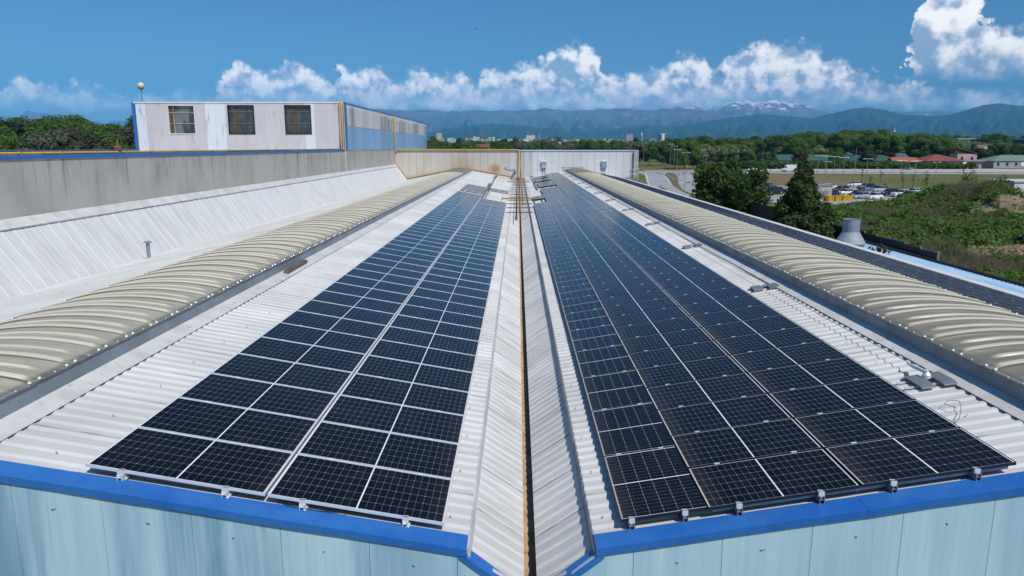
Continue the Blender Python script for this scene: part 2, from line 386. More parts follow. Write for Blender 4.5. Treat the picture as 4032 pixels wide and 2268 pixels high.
def pv_mat(name, ncol, LW, SW, dust_side, dust=.8):
    """monocrystalline cells: six strings of half cells, pale gaps, bright middle bus, dust along the low edge"""
    m, g, b = new_mat(name, (.01, .014, .025), .12, 0, .13)
    gx, gy, gz = g.sep(g.coord('Generated'))
    X = g.M('MULTIPLY', gx, LW); Y = g.M('MULTIPLY', gy, SW)
    mgx, mgy, mid = .014, .010, .017
    half = (LW - 2 * mgx - mid) / 2
    xs = g.M('SUBTRACT', g.M('ABSOLUTE', g.M('SUBTRACT', X, LW / 2)), mid / 2)      # distance from the middle gap
    cw = half / (ncol / 2); ch = (SW - 2 * mgy) / 6
    fx = g.M('FRACT', g.M('DIVIDE', xs, cw)); fy = g.M('FRACT', g.M('DIVIDE', g.M('SUBTRACT', Y, mgy), ch))
    dx = g.M('MULTIPLY', g.M('SUBTRACT', .5, g.M('ABSOLUTE', g.M('SUBTRACT', fx, .5))), cw)   # metres to the nearest line
    dy = g.M('MULTIPLY', g.M('SUBTRACT', .5, g.M('ABSOLUTE', g.M('SUBTRACT', fy, .5))), ch)
    l1 = g.M('LESS_THAN', dx, .0009); l2 = g.M('LESS_THAN', dy, .0014)
    fx2 = g.M('FRACT', g.M('DIVIDE', xs, cw * 2)); dx2 = g.M('MULTIPLY', g.M('SUBTRACT', .5, g.M('ABSOLUTE', g.M('SUBTRACT', fx2, .5))), cw * 2)
    dia = g.M('LESS_THAN', g.M('ADD', dx2, dy), .0075)
    lines = g.M('MAXIMUM', g.M('MULTIPLY', l1, .62), g.M('MAXIMUM', g.M('MULTIPLY', l2, .75), dia))
    midl = g.M('LESS_THAN', xs, 0.0)
    ex = g.M('GREATER_THAN', xs, half); ey = g.M('GREATER_THAN', g.M('ABSOLUTE', g.M('SUBTRACT', Y, SW / 2)), SW / 2 - mgy)
    lines = g.M('MAXIMUM', lines, g.M('MAXIMUM', midl, g.M('MAXIMUM', ex, g.M('MULTIPLY', ey, .85))))
    info = g.node('ShaderNodeObjectInfo')
    cell = g.mix(info.outputs['Random'], (.0040, .0048, .0085), (.0075, .0088, .0150))
    film = g.noise(g.vadd(g.vmul(g.coord('Generated'), (3.0, 2.0, 1)), g.comb(g.M('MULTIPLY', info.outputs['Random'], 57.0), g.M('MULTIPLY', info.outputs['Random'], 23.0), 0.0)), 1.0, 5, .65)
    cell = g.mix(g.ramp(film, .46, .76, 0, .5), cell, (.019, .020, .022))
    c = g.mix(lines, cell, g.mix(g.M('MAXIMUM', midl, ex), (.48, .52, .58), (.80, .83, .86)))
    n = g.noise(g.vadd(g.vmul(g.coord('Generated'), (1.5, 1.0, 1)), (0, 0, 0)), 6, 4, .6)
    low = g.M('MULTIPLY', gx, LW) if dust_side == 'x0' else (g.M('MULTIPLY', g.M('SUBTRACT', 1.0, gx), LW) if dust_side == 'x1' else g.M('MULTIPLY', g.M('SUBTRACT', 1.0, gy), SW))
    d1 = g.ramp(g.M('ADD', low, g.M('MULTIPLY', g.M('SUBTRACT', n, .5), .016)), .012, .027, dust, 0.0)
    d2 = g.ramp(low, .02, .30, .045 * dust, 0.0)
    c = g.mix(g.M('MAXIMUM', d1, d2), c, (.56, .48, .40))
    g.put(b.inputs['Base Color'], c); g.put(b.inputs['Roughness'], g.M('MAXIMUM', g.M('MULTIPLY', d1, .8), .13))
    return m
LWL, SWL, SPL = 2.094, 1.134, 1.154
LWR, SWR, SPR = 1.755, 1.044, 1.064
M['pvL'] = pv_mat('solar_cells_silver_row', 22, LWL, SWL, 'x1', .35)
M['pvR'] = pv_mat('solar_cells_black_row', 20, LWR, SWR, 'x0', .75)
M['pvN'] = pv_mat('solar_cells_inner_row', 20, LWR, SWR, 'y1', .6)
M['pvE'] = pv_mat('solar_cells_east_slope', 20, LWR, SWR, 'y1', .3)
_b = M['pvE'].node_tree.nodes['Principled BSDF']
for _l in list(_b.inputs['Roughness'].links): M['pvE'].node_tree.links.remove(_l)
_b.inputs['Roughness'].default_value = .42; _b.inputs['Specular IOR Level'].default_value = .12
# ------------------------------------------------------------------ the factory hall with its valley gutter
YF, YE = 7.47, 107.0          # front cladding, end wall
XV = 0.163                    # valley centre
def zL(x): return -4.48 - 0.1705 * (x + 0.57)          # slope left of the valley
def zR(x): return -4.47 + 0.165 * (x - 0.894)          # slope right of the valley
def rebase(t):
    for c in t.children: c.matrix_parent_inverse = Matrix.Translation(-Vector(t.location))
def corr(x0, z0, x1, z1, y0, y1, pitch=.25, h=.026, nx=5, prof=((0, 0), (.28, 0), (.46, -1), (.82, -1)), wob=.004):
    ys = []; hs = []
    n = int((y1 - y0) / pitch)
    for k in range(n):
        for a, b in prof: ys.append(y0 + (k + a) * pitch); hs.append(b * h)
    ys.append(y0 + n * pitch); hs.append(0)
    P = []
    for i in range(nx):
        t = i / (nx - 1); x = x0 + (x1 - x0) * t; z = z0 + (z1 - z0) * t
        ph = 1.7 * i
        P.append([(x, y, z + hh + wob * math.sin(y * 1.9 + ph) * math.sin(y * .43 + 2 * ph)) for y, hh in zip(ys, hs)])
    return MB().grid(P)
hall = thing('factory_hall', 'long factory hall roofed in white corrugated sheets with a valley gutter and blue front edge', 'factory', (XV, 7.4, -11))
RC = {'L': -8.13, 'R': 8.46}
corr(RC['L'] + 1.40, zL(RC['L'] + 1.40), -0.57, zL(-.57), 7.72, YE - .02).build('roof_slope', M['roof'], hall)
corr(0.894, zR(.894), RC['R'] - 1.40, zR(RC['R'] - 1.40), 7.72, YE - .02).build('roof_slope', M['roof'], hall)
corr(RC['L'] - 1.40, -3.44, -16.2, -4.73, 7.60, YE - .02).build('roof_slope', M['roof'], hall)
corr(RC['R'] + 1.40, -3.43, 14.66, -4.375, 7.60, YE - .02).build('roof_slope', M['roof'], hall)
corr(-.545, -4.63, .085, -5.06, 7.55, YE - .02, nx=3).build('gutter_slope', M['roof'], hall)
corr(.87, -4.63, .235, -5.06, 7.55, YE - .02, nx=3).build('gutter_slope', M['roof'], hall)
# steep ribbed slope up to the concrete wall
corr(-16.18, -4.76, -17.66, -2.70, 7.60, YE - .02, pitch=.62, h=.028, nx=3, prof=((0, 0), (.10, 0), (.15, -1), (.93, -1)), wob=.006).build('upstand_slope', M['roof_plain'], hall)
b = MB(); y = 7.6
while y < 106.5:
    y2 = min(y + 6.2, 106.95)
    b.prism([(-17.56, -2.81 + rnd.uniform(-.01, .01)), (-17.53, -2.77), (-17.82, -2.46), (-17.88, -2.47), (-17.88, -2.75)], y, y2 - .02); y = y2
b.build('wall_flashing', M['flash'], hall)
# edge strips above the gutter slopes
b = MB(); y = 7.5
while y < 106.9:
    y2 = min(y + 3.0, YE - .03); e = rnd.uniform(-.006, .006)
    b.prism([(-.585, -4.50), (-.555 + e, -4.495), (-.53 + e, -4.665), (-.54 + e, -4.67)], y, y2 - .01); y = y2
b.build('edge_strip', M['flash'], hall)
b = MB(); y = 7.5
while y < 106.9:
    y2 = min(y + 3.0, YE - .03); e = rnd.uniform(-.006, .006)
    b.prism([(.91, -4.49), (.88 + e, -4.485), (.868 + e, -4.665), (.878 + e, -4.67)], y, y2 - .01); y = y2
b.build('edge_strip', M['zinc'], hall)  # darker than the left strip: the shade on this face is put into the colour
b = MB()
b.box(-.06, -.04, 7.56, YE - .02, -5.32, -5.15, 0); b.box(.36, .38, 7.56, YE - .02, -5.32, -5.15, 1); b.box(-.04, .36, 7.56, YE - .02, -5.34, -5.29, 0)
b.build('gutter', [M['rusttan'], M['dark']], hall)
# apron flashings below the skylight kerbs: leave the corrugation gaps open underneath
for s, cx in (('L', RC['L']), ('R', RC['R'])):
    for side in (1, -1):
        if s == 'L' and side == 1: x0, x1, zf = cx + 1.54, cx + 1.88, zL
        elif s == 'R' and side == -1: x0, x1, zf = cx - 1.54, cx - 1.86, zR
        elif s == 'L': x0, x1, zf = cx - 1.54, cx - 1.84, (lambda x: -3.44 + .1964 * (x - (RC['L'] - 1.40)))
        else: x0, x1, zf = cx + 1.50, cx + 1.56, (lambda x: -3.43 - .1964 * (x - (RC['R'] + 1.40)))
        b = MB(); y = 7.62
        while y < 106.7:
            y2 = min(y + 2.6, YE - .03); e = rnd.uniform(-.012, .012); ez = rnd.uniform(-.002, .005)
            za, zb = zf(x0) + .062, zf(x1) + .018 + ez
            b.prism([(x0, za), (x1 + e, zb), (x1 + e, zb - .006), (x0, za - .05)], y, y2 - .006); y = y2
        b.build('apron_flashing', M['flash'], hall)
# barrel skylights: kerb, then one ribbed fibreglass sheet after another
def vault_sheet_mesh():
    W = 1.585; rise = .19; n = 30; L = .86
    prof = [(0, 0.004), (.010, .030), (.022, .040), (.105, .043), (.122, .030), (.142, .003), (.17, 0), (.415, -.002), (.428, .016), (.442, .026), (.49, .026), (.504, .016), (.520, -.002), (.78, 0), (.80, .003), (L, .005)]
    xs = [-W, -W + .02, -1.50] + list(np.linspace(-1.47, 1.47, n)) + [1.50, W - .02, W]
    P = []
    for x in xs:
        a = abs(x); base = rise * (1 - (min(a, 1.50) / 1.50) ** 2.1)
        if a > 1.50: base = -.004 - .02 * max(0, (a - 1.57) / .03)
        row = []
        for yy, hh in prof:
            mid = .30 < yy < .60
            k = 1 - sm((a - 1.18) / .16) if mid else 1 - .75 * sm((a - 1.44) / .07)
            row.append((x, yy, base + hh * k))
        P.append(row)
    b = MB().grid(P, 0)
    for sx in (-1, 1):
        for yy in (-.055, .155):
            b.lathe([(.028, 0), (.025, .010), (.013, .026), (.0, .029)], (sx * 1.545, yy, .0 + (.0 if yy < 0 else .002)), 8, 1)
        b.lathe([(.016, 0), (.010, .014), (.0, .015)], (sx * 1.56, .47, .0), 6, 1)
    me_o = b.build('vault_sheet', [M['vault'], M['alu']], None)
    me = me_o.data; bpy.data.objects.remove(me_o)
    me.set_sharp_from_angle(angle=R(24))
    me.polygons.foreach_set('use_smooth', [len(p.vertices) == 4 and p.material_index == 0 for p in me.polygons])
    return me
VS = vault_sheet_mesh()
for s, cx in (('L', RC['L']), ('R', RC['R'])):
    z0 = zL(cx + 1.54) if s == 'L' else zR(cx - 1.54)
    zt = z0 + (.27 if s == 'L' else .245); tilt = -.030 if s == 'L' else .036
    b = MB()
    for x in (cx - 1.54, cx + 1.54):
        y = 7.66
        while y < 106.5:
            y2 = min(y + 4.1, YE - .06); b.box(x - .02, x + .02, y, y2 - .008, z0 - .09, zt - .005 - tilt * (x - cx)); y = y2
    b.box(cx - 1.52, cx + 1.52, 7.66, 7.70, z0 - .1, zt - .05)
    sky_o = b.build('barrel_skylight', M['zinc'], hall)
    tag(sky_o, 'long barrel skylight of weathered ribbed sheets on the ' + ('left' if s == 'L' else 'right') + ' roof ridge')
    nsh = int((YE - 7.7) / .82)
    for k in range(nsh):
        if k < 99:
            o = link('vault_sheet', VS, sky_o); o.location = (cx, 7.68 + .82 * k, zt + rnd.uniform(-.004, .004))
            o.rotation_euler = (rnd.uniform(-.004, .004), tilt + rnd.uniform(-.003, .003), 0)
    # the far remainder as one piece
    base = np.array([v.co[:] for v in VS.vertices]); bf = [tuple(p.vertices) for p in VS.polygons]
    b = MB()
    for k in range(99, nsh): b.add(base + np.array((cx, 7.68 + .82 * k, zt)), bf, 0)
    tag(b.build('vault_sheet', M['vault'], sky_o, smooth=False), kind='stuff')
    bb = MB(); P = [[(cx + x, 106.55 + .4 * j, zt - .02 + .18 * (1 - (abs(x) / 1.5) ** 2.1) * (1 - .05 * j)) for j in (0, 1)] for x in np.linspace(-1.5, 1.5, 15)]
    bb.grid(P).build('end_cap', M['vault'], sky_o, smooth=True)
# blue verge caps along the front
def verge(x0, z0, x1, z1, y0=7.445, y1=7.765, t=.088):
    b = MB(); d = Vector((x1 - x0, 0, z1 - z0)); nseg = max(1, round(d.length / .76)); zj = [rnd.uniform(-.0035, .0035) for _ in range(nseg + 1)]; yj = [rnd.uniform(-.004, .004) for _ in range(nseg + 1)]
    for k in range(nseg):
        a = Vector((x0, 0, z0)) + d * (k / nseg); c = Vector((x0, 0, z0)) + d * ((k + 1) / nseg)
        lap = .004 * ((k // 4) % 2); a.z += zj[k] + lap; c.z += zj[k + 1] + lap; ea, ec = y0 + yj[k] - lap, y0 + yj[k + 1] - lap
        v = [(a.x, ea, a.z), (c.x, ec, c.z), (c.x, y1, c.z + .0), (a.x, y1, a.z + .0), (a.x, ea, a.z - t), (c.x, ec, c.z - t), (c.x, y1, c.z - t), (a.x, y1, a.z - t)]
        b.add(v, [(0, 1, 2, 3), (4, 7, 6, 5), (0, 4, 5, 1), (1, 5, 6, 2), (2, 6, 7, 3), (3, 7, 4, 0)])
    return b.build('verge_cap', M['blue'], hall)
verge(-17.6, zL(-8.13) + .008 - 1.9, -8.13, zL(-8.13) + .008); verge(-8.12, zL(-8.12) + .008, -.575, zL(-.575) + .008)
verge(.895, zR(.895) + .008, 8.45, zR(8.45) + .008); verge(8.46, zR(8.46) + .008, 14.7, zR(8.46) + .008 - 1.22)
verge(-.66, -4.505, .16, -5.165, 7.452, 7.66, .085); verge(.985, -4.495, .165, -5.165, 7.452, 7.66, .085)
# cladding of the front, one metre sheets
def ztop(x):
    if x < -8.13: return zL(-8.13) + .2 * (x + 8.13) - .045
    if x < -.62: return zL(x) - .045
    if x < XV: return -4.56 - .80 * (x + .62)
    if x < .95: return -4.55 - .80 * (.95 - x)
    if x < 8.46: return zR(x) - .045
    return zR(8.46) - .1964 * (x - 8.46) - .045
b = MB(); x = -17.68
while x < 14.6:
    xa, xb = x + .003, min(x + 1.0, 14.65) - .003
    cuts = [xa] + [q for q in (-8.13, -.62, XV, .95, 8.46) if xa < q < xb] + [xb]
    top = [(q, ztop(q)) for q in cuts]
    prof = [(xa, -11.0), (xb, -11.0)] + top[::-1]
    b.prism(prof, YF, YF + .05); x += 1.0
b.build('wall_cladding', M['clad'], hall)
b = MB()
for x in np.arange(-17.2, 14.5, 1.0):
    for dz in (.27, 2.4):
        b.tube([(x + rnd.uniform(-.05, .05), YF - .007, ztop(x) - dz), (x, YF + .01, ztop(x) - dz)], [.010, .013], 8)
tag(b.build('cladding_screw', M['galv'], hall), kind='stuff')
b = MB()
b.prism([(-17.6, -11), (14.6, -11), (14.6, -4.45), (8.46, -3.5), (.95, -4.9), (.25, -5.5), (.07, -5.5), (-.62, -4.9), (-8.13, -3.5), (-17.6, -5.2)], YF + .06, YF + .12)
b.box(14.58, 14.64, 7.55, YE, -11, -4.3)
b.build('side_wall', M['concpost'], hall)
# eave strip of the east slope
b = MB(); y = 7.6
while y < 106.5:
    y2 = min(y + 4, YE - .03); b.prism([(14.27, -4.175), (14.72, -4.21), (14.74, -4.42), (14.71, -4.42), (14.69, -4.24), (14.27, -4.30)], y, y2 - .01); y = y2
b.build('eave_flashing', M['roof_plain'], hall)
# roof screws on the crests
b = MB()
for k in range(34):
    for x, zf in ((-5.55, zL), (-.80, zL), (1.02, zR), (6.15, zR)):
        y = 7.64 + .25 * (2 + 5 * k) + rnd.uniform(-.02, .02)
        if y < 50: b.lathe([(.013, 0), (.012, .009), (.0, .014)], (x + rnd.uniform(-.03, .03), y, zf(x) + .002), 6)
    b.lathe([(.022, 0), (.018, .012), (.0, .018)], (-13.4 + rnd.uniform(-.1, .1), 12 + 1.25 * k, -3.44 + .1964 * (-13.4 + 9.53)), 6)
tag(b.build('roof_screw', M['zinc'], hall), kind='stuff')
rebase(hall)

# ------------------------------------------------------------------ concrete hall on the left: wall, blue coping, flat roof
ch = thing('concrete_hall', 'higher hall on the left with a streaked grey concrete wall and blue coping', 'building', (-28, 60, -11))
b = MB(); y = 10.0
for y0, y1 in ((10, 24.6), (24.6, 39.4), (39.4, 57), (57, 74), (74, 90), (90, 106.97)):
    b.box(-18.15, -17.9, y0 + .012, y1 - .012, -11, -.43)
b.build('concrete_wall', M['conc'], ch)
b = MB(); b.box(-18.18, -17.93, 10, 106.9, -10.9, -.50); b.build('wall_joint', M['dark'], ch)
b = MB(); y = 10
while y < 75.8:
    y2 = min(y + 6, 75.9); b.box(-18.25, -17.86, y, y2 - .015, -.43, -.285 + rnd.uniform(-.006, .006)); y = y2
b.build('coping', M['blue2'], ch)
b = MB(); b.box(-18.2, -17.88, 76, 106.9, -.43, -.39); b.build('coping', M['flash'], ch)
b = MB(); b.box(-39.4, -18.26, 10, 75.9, -.62, -.56); b.build('flat_roof', M['flash'], ch)
b = MB(); b.box(-62, -61.7, 10, 76, -11, -.6); b.build('back_wall', M['concpost'], ch)
rebase(ch)
pw = thing('parapet_wall', 'low dark parapet with a thin blue cap at the far side of the flat roof', 'wall', (-39.6, 50, -.6))
b = MB()
y = 14.0
while y < 75.5:
    y2 = min(y + 4.2, 75.8); b.box(-39.7, -39.5, y, y2 - .03, -2.0, -.31); y = y2
b.build('wall_panel', weather('dark_sheet', (.035, .04, .045), (.055, .06, .065), 1, rough=.5), pw)
b = MB(); b.box(-39.78, -39.44, 14, 75.8, -.31, -.24); b.build('cap', M['blue2'], pw)
b = MB()
for y in (52.5, 57.3, 62.5, 66.5, 71):
    b.tube([(-39.35, y - .45, -.56), (-39.35, y - .3, -.42), (-39.35, y, -.36), (-39.35, y + .3, -.42), (-39.35, y + .45, -.56)], .05, 6)
tag(b.build('pipe_loop', M['dark'], pw), kind='stuff'); rebase(pw)

# ------------------------------------------------------------------ window block on top of it
BX0, BX1, BY0, BY1, BZ0, BZ1 = -39.4, -17.92, 76.06, 144.6, -.55, 4.42
wb = thing('window_block', 'tall pale panelled block with three windows, blue corner trims and stained side', 'building', (-28.6, 110, -11))
mp = []
for nm, c1, c2 in (('panel_white', (.72, .77, .82), (.66, .70, .74)), ('panel_pinkish', (.60, .57, .585), (.54, .51, .52))):
    mp.append(weather(nm, c1, c2, .6, (1, 1, .25), rough=.5, c3=(.40, .37, .34), s3=2.5))
wins = [(-36.05, -33.25), (-29.85, -27.10), (-23.98, -21.25)]
WZ0, WZ1 = 1.28, 4.22
b = MB(); x = BX0 + .1; k = 0
white_at = {0, 7, 8, 17}
for k in range(21):
    xa = x + .004; xb = x + 1.018
    mi = 0 if k in white_at else 1
    segs = [(BZ0 - 10.4, BZ1)]
    lo = [xa, xb]
    hit = [w for w in wins if w[0] < xb and w[1] > xa]
    if hit:
        w = hit[0]
        b.box(xa, xb, BY0, BY0 + .08, BZ0 - 10.4, WZ0, mi); b.box(xa, xb, BY0, BY0 + .08, WZ1, BZ1, mi)
        if xa < w[0]: b.box(xa, w[0], BY0, BY0 + .08, WZ0, WZ1, mi)
        if xb > w[1]: b.box(w[1], xb, BY0, BY0 + .08, WZ0, WZ1, mi)
    else: b.box(xa, xb, BY0, BY0 + .08, BZ0 - 10.4, BZ1, mi)
    x += 1.022
b.build('front_panelling', mp, wb)
brown = new_mat('brown_post', (.10, .065, .03), .6)[0]
pale_in = new_mat('dim_interior', (.10, .115, .12), .8)[0]
for i, (xa, xb) in enumerate(wins):
    fm = M['white'] if i == 0 else M['dark']
    b = MB(); t = .06
    b.box(xa, xb, BY0 - .05, BY0 + .22, WZ0, WZ0 + t + (.03 if i == 0 else 0)); b.box(xa, xb, BY0 - .03, BY0 + .22, WZ1 - t, WZ1)
    b.box(xa, xa + t, BY0 - .02, BY0 + .22, WZ0 + t, WZ1 - t); b.box(xb - t, xb, BY0 - .02, BY0 + .22, WZ0 + t, WZ1 - t)
    w_o = b.build('window', fm, wb)
    b = MB(); b.box(xa + t, xb - t, BY0 + .205, BY0 + .21, WZ0 + t, WZ1 - t)
    pm, pg, pb = new_mat('grey_window_pane', (.10, .115, .12), .10, 0, .6)
    nz = pg.noise(pg.vmul(pg.coord(), (1.2, 1, .35)), 1.0 + i, 3)
    pg.put(pb.inputs['Base Color'], pg.mix(pg.ramp(nz, .42, .6), (.045, .055, .055), (.16, .18, .185) if i == 0 else (.085, .095, .095)))
    b.build('pane', pm, w_o)
    b = MB(); px = xa + (.55 if i == 0 else .70)
    if i == 0:
        b.box(xa + t, px, BY0 + .19, BY0 + .204, WZ0 + t, WZ1 - t)
    else: b.box(px, px + .32, BY0 + .19, BY0 + .204, WZ0 + t, WZ1 - t); b.box(px + .40, px + .47, BY0 + .19, BY0 + .204, WZ0 + t, WZ1 - t)
    b.build('post', brown, w_o)
    b = MB()
    for zf in ((.37, .74) if i == 0 else (.36, .77)):
        z = WZ0 + (WZ1 - WZ0) * zf; b.box(xa + t, xb - t, BY0 + .14, BY0 + .186, z - .025, z + .025)
    if i == 0: b.box(px - .02, px + .02, BY0 + .138, BY0 + .188, WZ0 + t, WZ1 - t)
    b.build('glazing_bar', weather('rust_white_bar', (.62, .6, .56), (.35, .2, .1), 3) if i == 0 else new_mat('grey_bar', (.17, .18, .175), .6)[0], w_o)
b = MB(); b.box(BX0 - .1, BX1 + .02, BY0 - .06, BY0 + .3, BZ1, BZ1 + .12); b.build('roof_trim', M['white'], wb)
b = MB(); b.box(BX0 - .26, BX0 + .09, BY0 - .05, BY0 + .5, BZ0 - 10.4, BZ1 + .14); b.build('corner_trim', M['blue2'], wb)
b = MB(); b.box(BX1 - .03, BX1 + .03, BY0 - .04, BY0 + 1.25, BZ0 + .18, BZ1 + .13); b.build('corner_trim', M['blue2'], wb)
# side cladding: chalky grey upper band, blue lower band
def side_mat(name, c1, c2, streak, z0, z1, amt):
    m, g, b_ = new_mat(name, c1, .7, 0, .25)
    co = g.coord(); x, y, z = g.sep(co)
    n1 = g.noise(g.vmul(co, (.3, .35, .08)), 1.0, 5, .6); st = g.noise(g.vmul(co, (1, .9, .06)), 1.0, 6, .72)
    panel = g.white(g.M('FLOOR', g.M('DIVIDE', y, 7.4)))
    c = g.mix(g.ramp(n1, .35, .65), c1, c2)
    top = g.ramp(g.M('ADD', z, g.M('MULTIPLY', g.noise(g.vmul(co, (.5, .5, .5)), 1.2, 4), 1.2)), z1 + .3, z1 - .1)
    k = g.M('MULTIPLY', g.M('MULTIPLY', g.ramp(st, .36, .6), g.ramp(panel, .30, .62, .15, 1.0)), top)
    c = g.mix(g.M('MULTIPLY', k, amt), c, streak)
    g.put(b_.inputs['Base Color'], c); return m
b = MB(); y = BY0 + 1.26
for y1 in (BY0 + 15.5, BY0 + 30.3, BY0 + 45.0, BY1): b.box(BX1 - .1, BX1, y + .02, y1 - .02, 2.16, BZ1); y = y1
b.build('side_panelling', side_mat('chalky_side', (.66, .68, .69), (.55, .56, .56), (.15, .145, .135), 2.16, BZ1, .85), wb)
b = MB(); y = BY0 + 1.26
for y1 in (BY0 + 30.3, BY1): b.box(BX1 - .1, BX1 + .012, y + .02, y1 - .02, BZ0 + .2, 2.13); y = y1
b.build('side_panelling', side_mat('blue_side', (.26, .47, .66), (.22, .42, .62), (.20, .29, .40), BZ0, 2.5, .75), wb)
b = MB(); b.box(BX1 - .04, BX1 + .05, BY0, BY1, BZ1, BZ1 + .11); b.build('roof_trim', M['blue2'], wb)
b = MB(); b.box(BX0, BX1 - .11, BY0 + .3, BY1, BZ0 - 10.4, BZ1 - .02); b.box(BX1 - .11, BX1 - .1, BY0 + .3, BY1, BZ0, BZ1 - .03); b.build('core', M['concpost'], wb)
rebase(wb)

# ------------------------------------------------------------------ end wall hall closing the valley
eh = thing('end_hall', 'panelled cross hall closing the far end of the valley, rust stained on its left', 'building', (0, 118, -11))
def end_mat():
    m, g, b_ = new_mat('end_wall_panel', (.62, .64, .65), .5, 0, .3)
    co = g.coord(); x, y, z = g.sep(co)
    n1 = g.noise(g.vmul(co, (.5, .5, .22)), 1.0, 5, .62); n2 = g.noise(g.vmul(co, (3, 3, .25)), 1.0, 5, .65)
    left = g.ramp(x, 1.2, -2.2)
    c = g.mix(g.ramp(n1, .35, .7), (.64, .665, .685), (.585, .61, .63))
    c = g.mix(left, c, g.mix(g.ramp(n1, .35, .68), (.56, .52, .455), (.50, .455, .39)))
    grey = g.M('MULTIPLY', g.ramp(g.M('ABSOLUTE', g.M('SUBTRACT', x, .9)), 1.7, 1.0), g.ramp(n2, .35, .7, .35, .9))
    c = g.mix(grey, c, (.44, .425, .41))
    low = g.ramp(g.M('ADD', g.M('ADD', z, g.M('MULTIPLY', g.M('ABSOLUTE', g.M('SUBTRACT', g.M('ABSOLUTE', x), 8.2)), .17)), g.M('MULTIPLY', n2, .9)), -2.0, -3.1)
    c = g.mix(g.M('MULTIPLY', g.M('MULTIPLY', low, left), .62), c, (.36, .19, .075))
    bl = g.M('SQRT', g.M('ADD', g.M('POWER', g.M('ADD', x, 3.3), 2), g.M('POWER', g.M('MULTIPLY', g.M('ADD', z, 3.15), 1.35), 2)))
    bl = g.ramp(g.M('ADD', bl, g.M('MULTIPLY', n1, 1.2)), 2.1, .7, 0, .85)
    c = g.mix(g.M('MULTIPLY', bl, g.M('LESS_THAN', x, -2.55)), c, (.40, .185, .055))
    bl2 = g.ramp(g.M('ADD', g.M('ABSOLUTE', g.M('ADD', x, 8.0)), g.M('MULTIPLY', g.M('ADD', z, 3.6), .6)), 3.4, 1.0, 0, .3)
    c = g.mix(bl2, c, (.50, .30, .13))
    g.put(b_.inputs['Base Color'], c); return m
EM = end_mat()
b = MB(); x = -17.9
while x < 16.8:
    xb = min(x + 1.04, 16.84); b.box(x + .012, xb - .012, 106.98, 107.06, -11, -.56); x += 1.04
b.build('wall_panelling', EM, eh)
b = MB(); b.box(-17.9, 17.4, 107.05, 107.2, -11, -.5); b.build('wall_core', M['dark'], eh)
b = MB(); b.box(-17.88, 16.9, 106.86, 107.3, -.56, -.455); b.build('gutter_trim', M['white'], eh)
b = MB(); b.box(-17.88, 17.55, 106.9, 107.5, -.455, -.385); b.build('coping', M['blue2'], eh)
b = MB(); b.box(16.86, 17.52, 106.55, 107.6, -11, -.455); b.box(16.84, 16.86, 106.9, 107.6, -11, -.457); b.build('corner_column', M['concpost'], eh)
b = MB(); b.box(6.5, 17.2, 107.6, 108.3, -.385, -.30); b.build('roof_edge', M['dark'], eh)
b = MB(); b.box(-17.9, 17.5, 107.5, 134, -11, -.46); b.build('main_volume', M['concpost'], eh)
# rusty roof junction strips
b = MB()
for xa, za, xb, zb in ((-16.2, -4.64, -9.75, -3.38), (-6.5, -3.36, -.6, -4.40)):
    P = [(xa, za), (xb, zb), (xb, zb + .11), (xa, za + .11)]; b.prism(P, 106.93, 106.975)
P = [(-16.2, -4.70), (-16.2, -4.55), (-17.75, -2.42), (-17.85, -2.52)]; b.prism(P, 106.93, 106.975)
b.build('rusty_flashing', weather('rusty_flashing', (.42, .24, .12), (.30, .13, .05), 2.5, rough=.8), eh)
rebase(eh)
# rust run-off stain on the sheets near the wall is a thin deposit: part of the hall's gutter slopes is left clean

# ------------------------------------------------------------------ solar panels
def panel_meshes(LW, SW, gm, fm, clamps=True):
    fr = .0145 if fm is M['alu'] else .010
    b = MB(); t = .035
    b.box(0, LW, 0, fr, -t, 0); b.box(0, LW, SW - fr, SW, -t, 0); b.box(0, fr, fr, SW - fr, -t, 0); b.box(LW - fr, LW, fr, SW - fr, -t, 0)
    f = b.build('frame', fm); fme = f.data; bpy.data.objects.remove(f)
    b = MB(); b.add([(fr, fr, -.004), (LW - fr, fr, -.004), (LW - fr, SW - fr, -.004), (fr, SW - fr, -.004)], [(0, 1, 2, 3)])
    b.add([(fr, fr, -.012), (LW - fr, fr, -.012), (LW - fr, SW - fr, -.012), (fr, SW - fr, -.012)], [(3, 2, 1, 0)])
    c = b.build('cell_sheet', gm); cme = c.data; bpy.data.objects.remove(c)
    return fme, cme
b = MB(); b.box(-.035, .035, -.006, .026, -.03, .004); o = b.build('mid_clamp', M['alu']); CLAMP = o.data; bpy.data.objects.remove(o)
FL, CL = panel_meshes(LWL, SWL, M['pvL'], M['alu'])
FR, CR = panel_meshes(LWR, SWR, M['pvR'], M['black'])
FN, CN = panel_meshes(LWR, SWR, M['pvN'], M['black'])
FE, CE = panel_meshes(LWR, SWR, M['pvE'], M['black'])
AL, AR = .1732, .1636
def mat_axes(o, X, Y): 
    X = Vector(X).normalized(); Y = Vector(Y).normalized(); Z = X.cross(Y)
    return Matrix(((X.x, Y.x, Z.x, o[0]), (X.y, Y.y, Z.y, o[1]), (X.z, Y.z, Z.z, o[2]), (0, 0, 0, 1)))
far_stuff = []
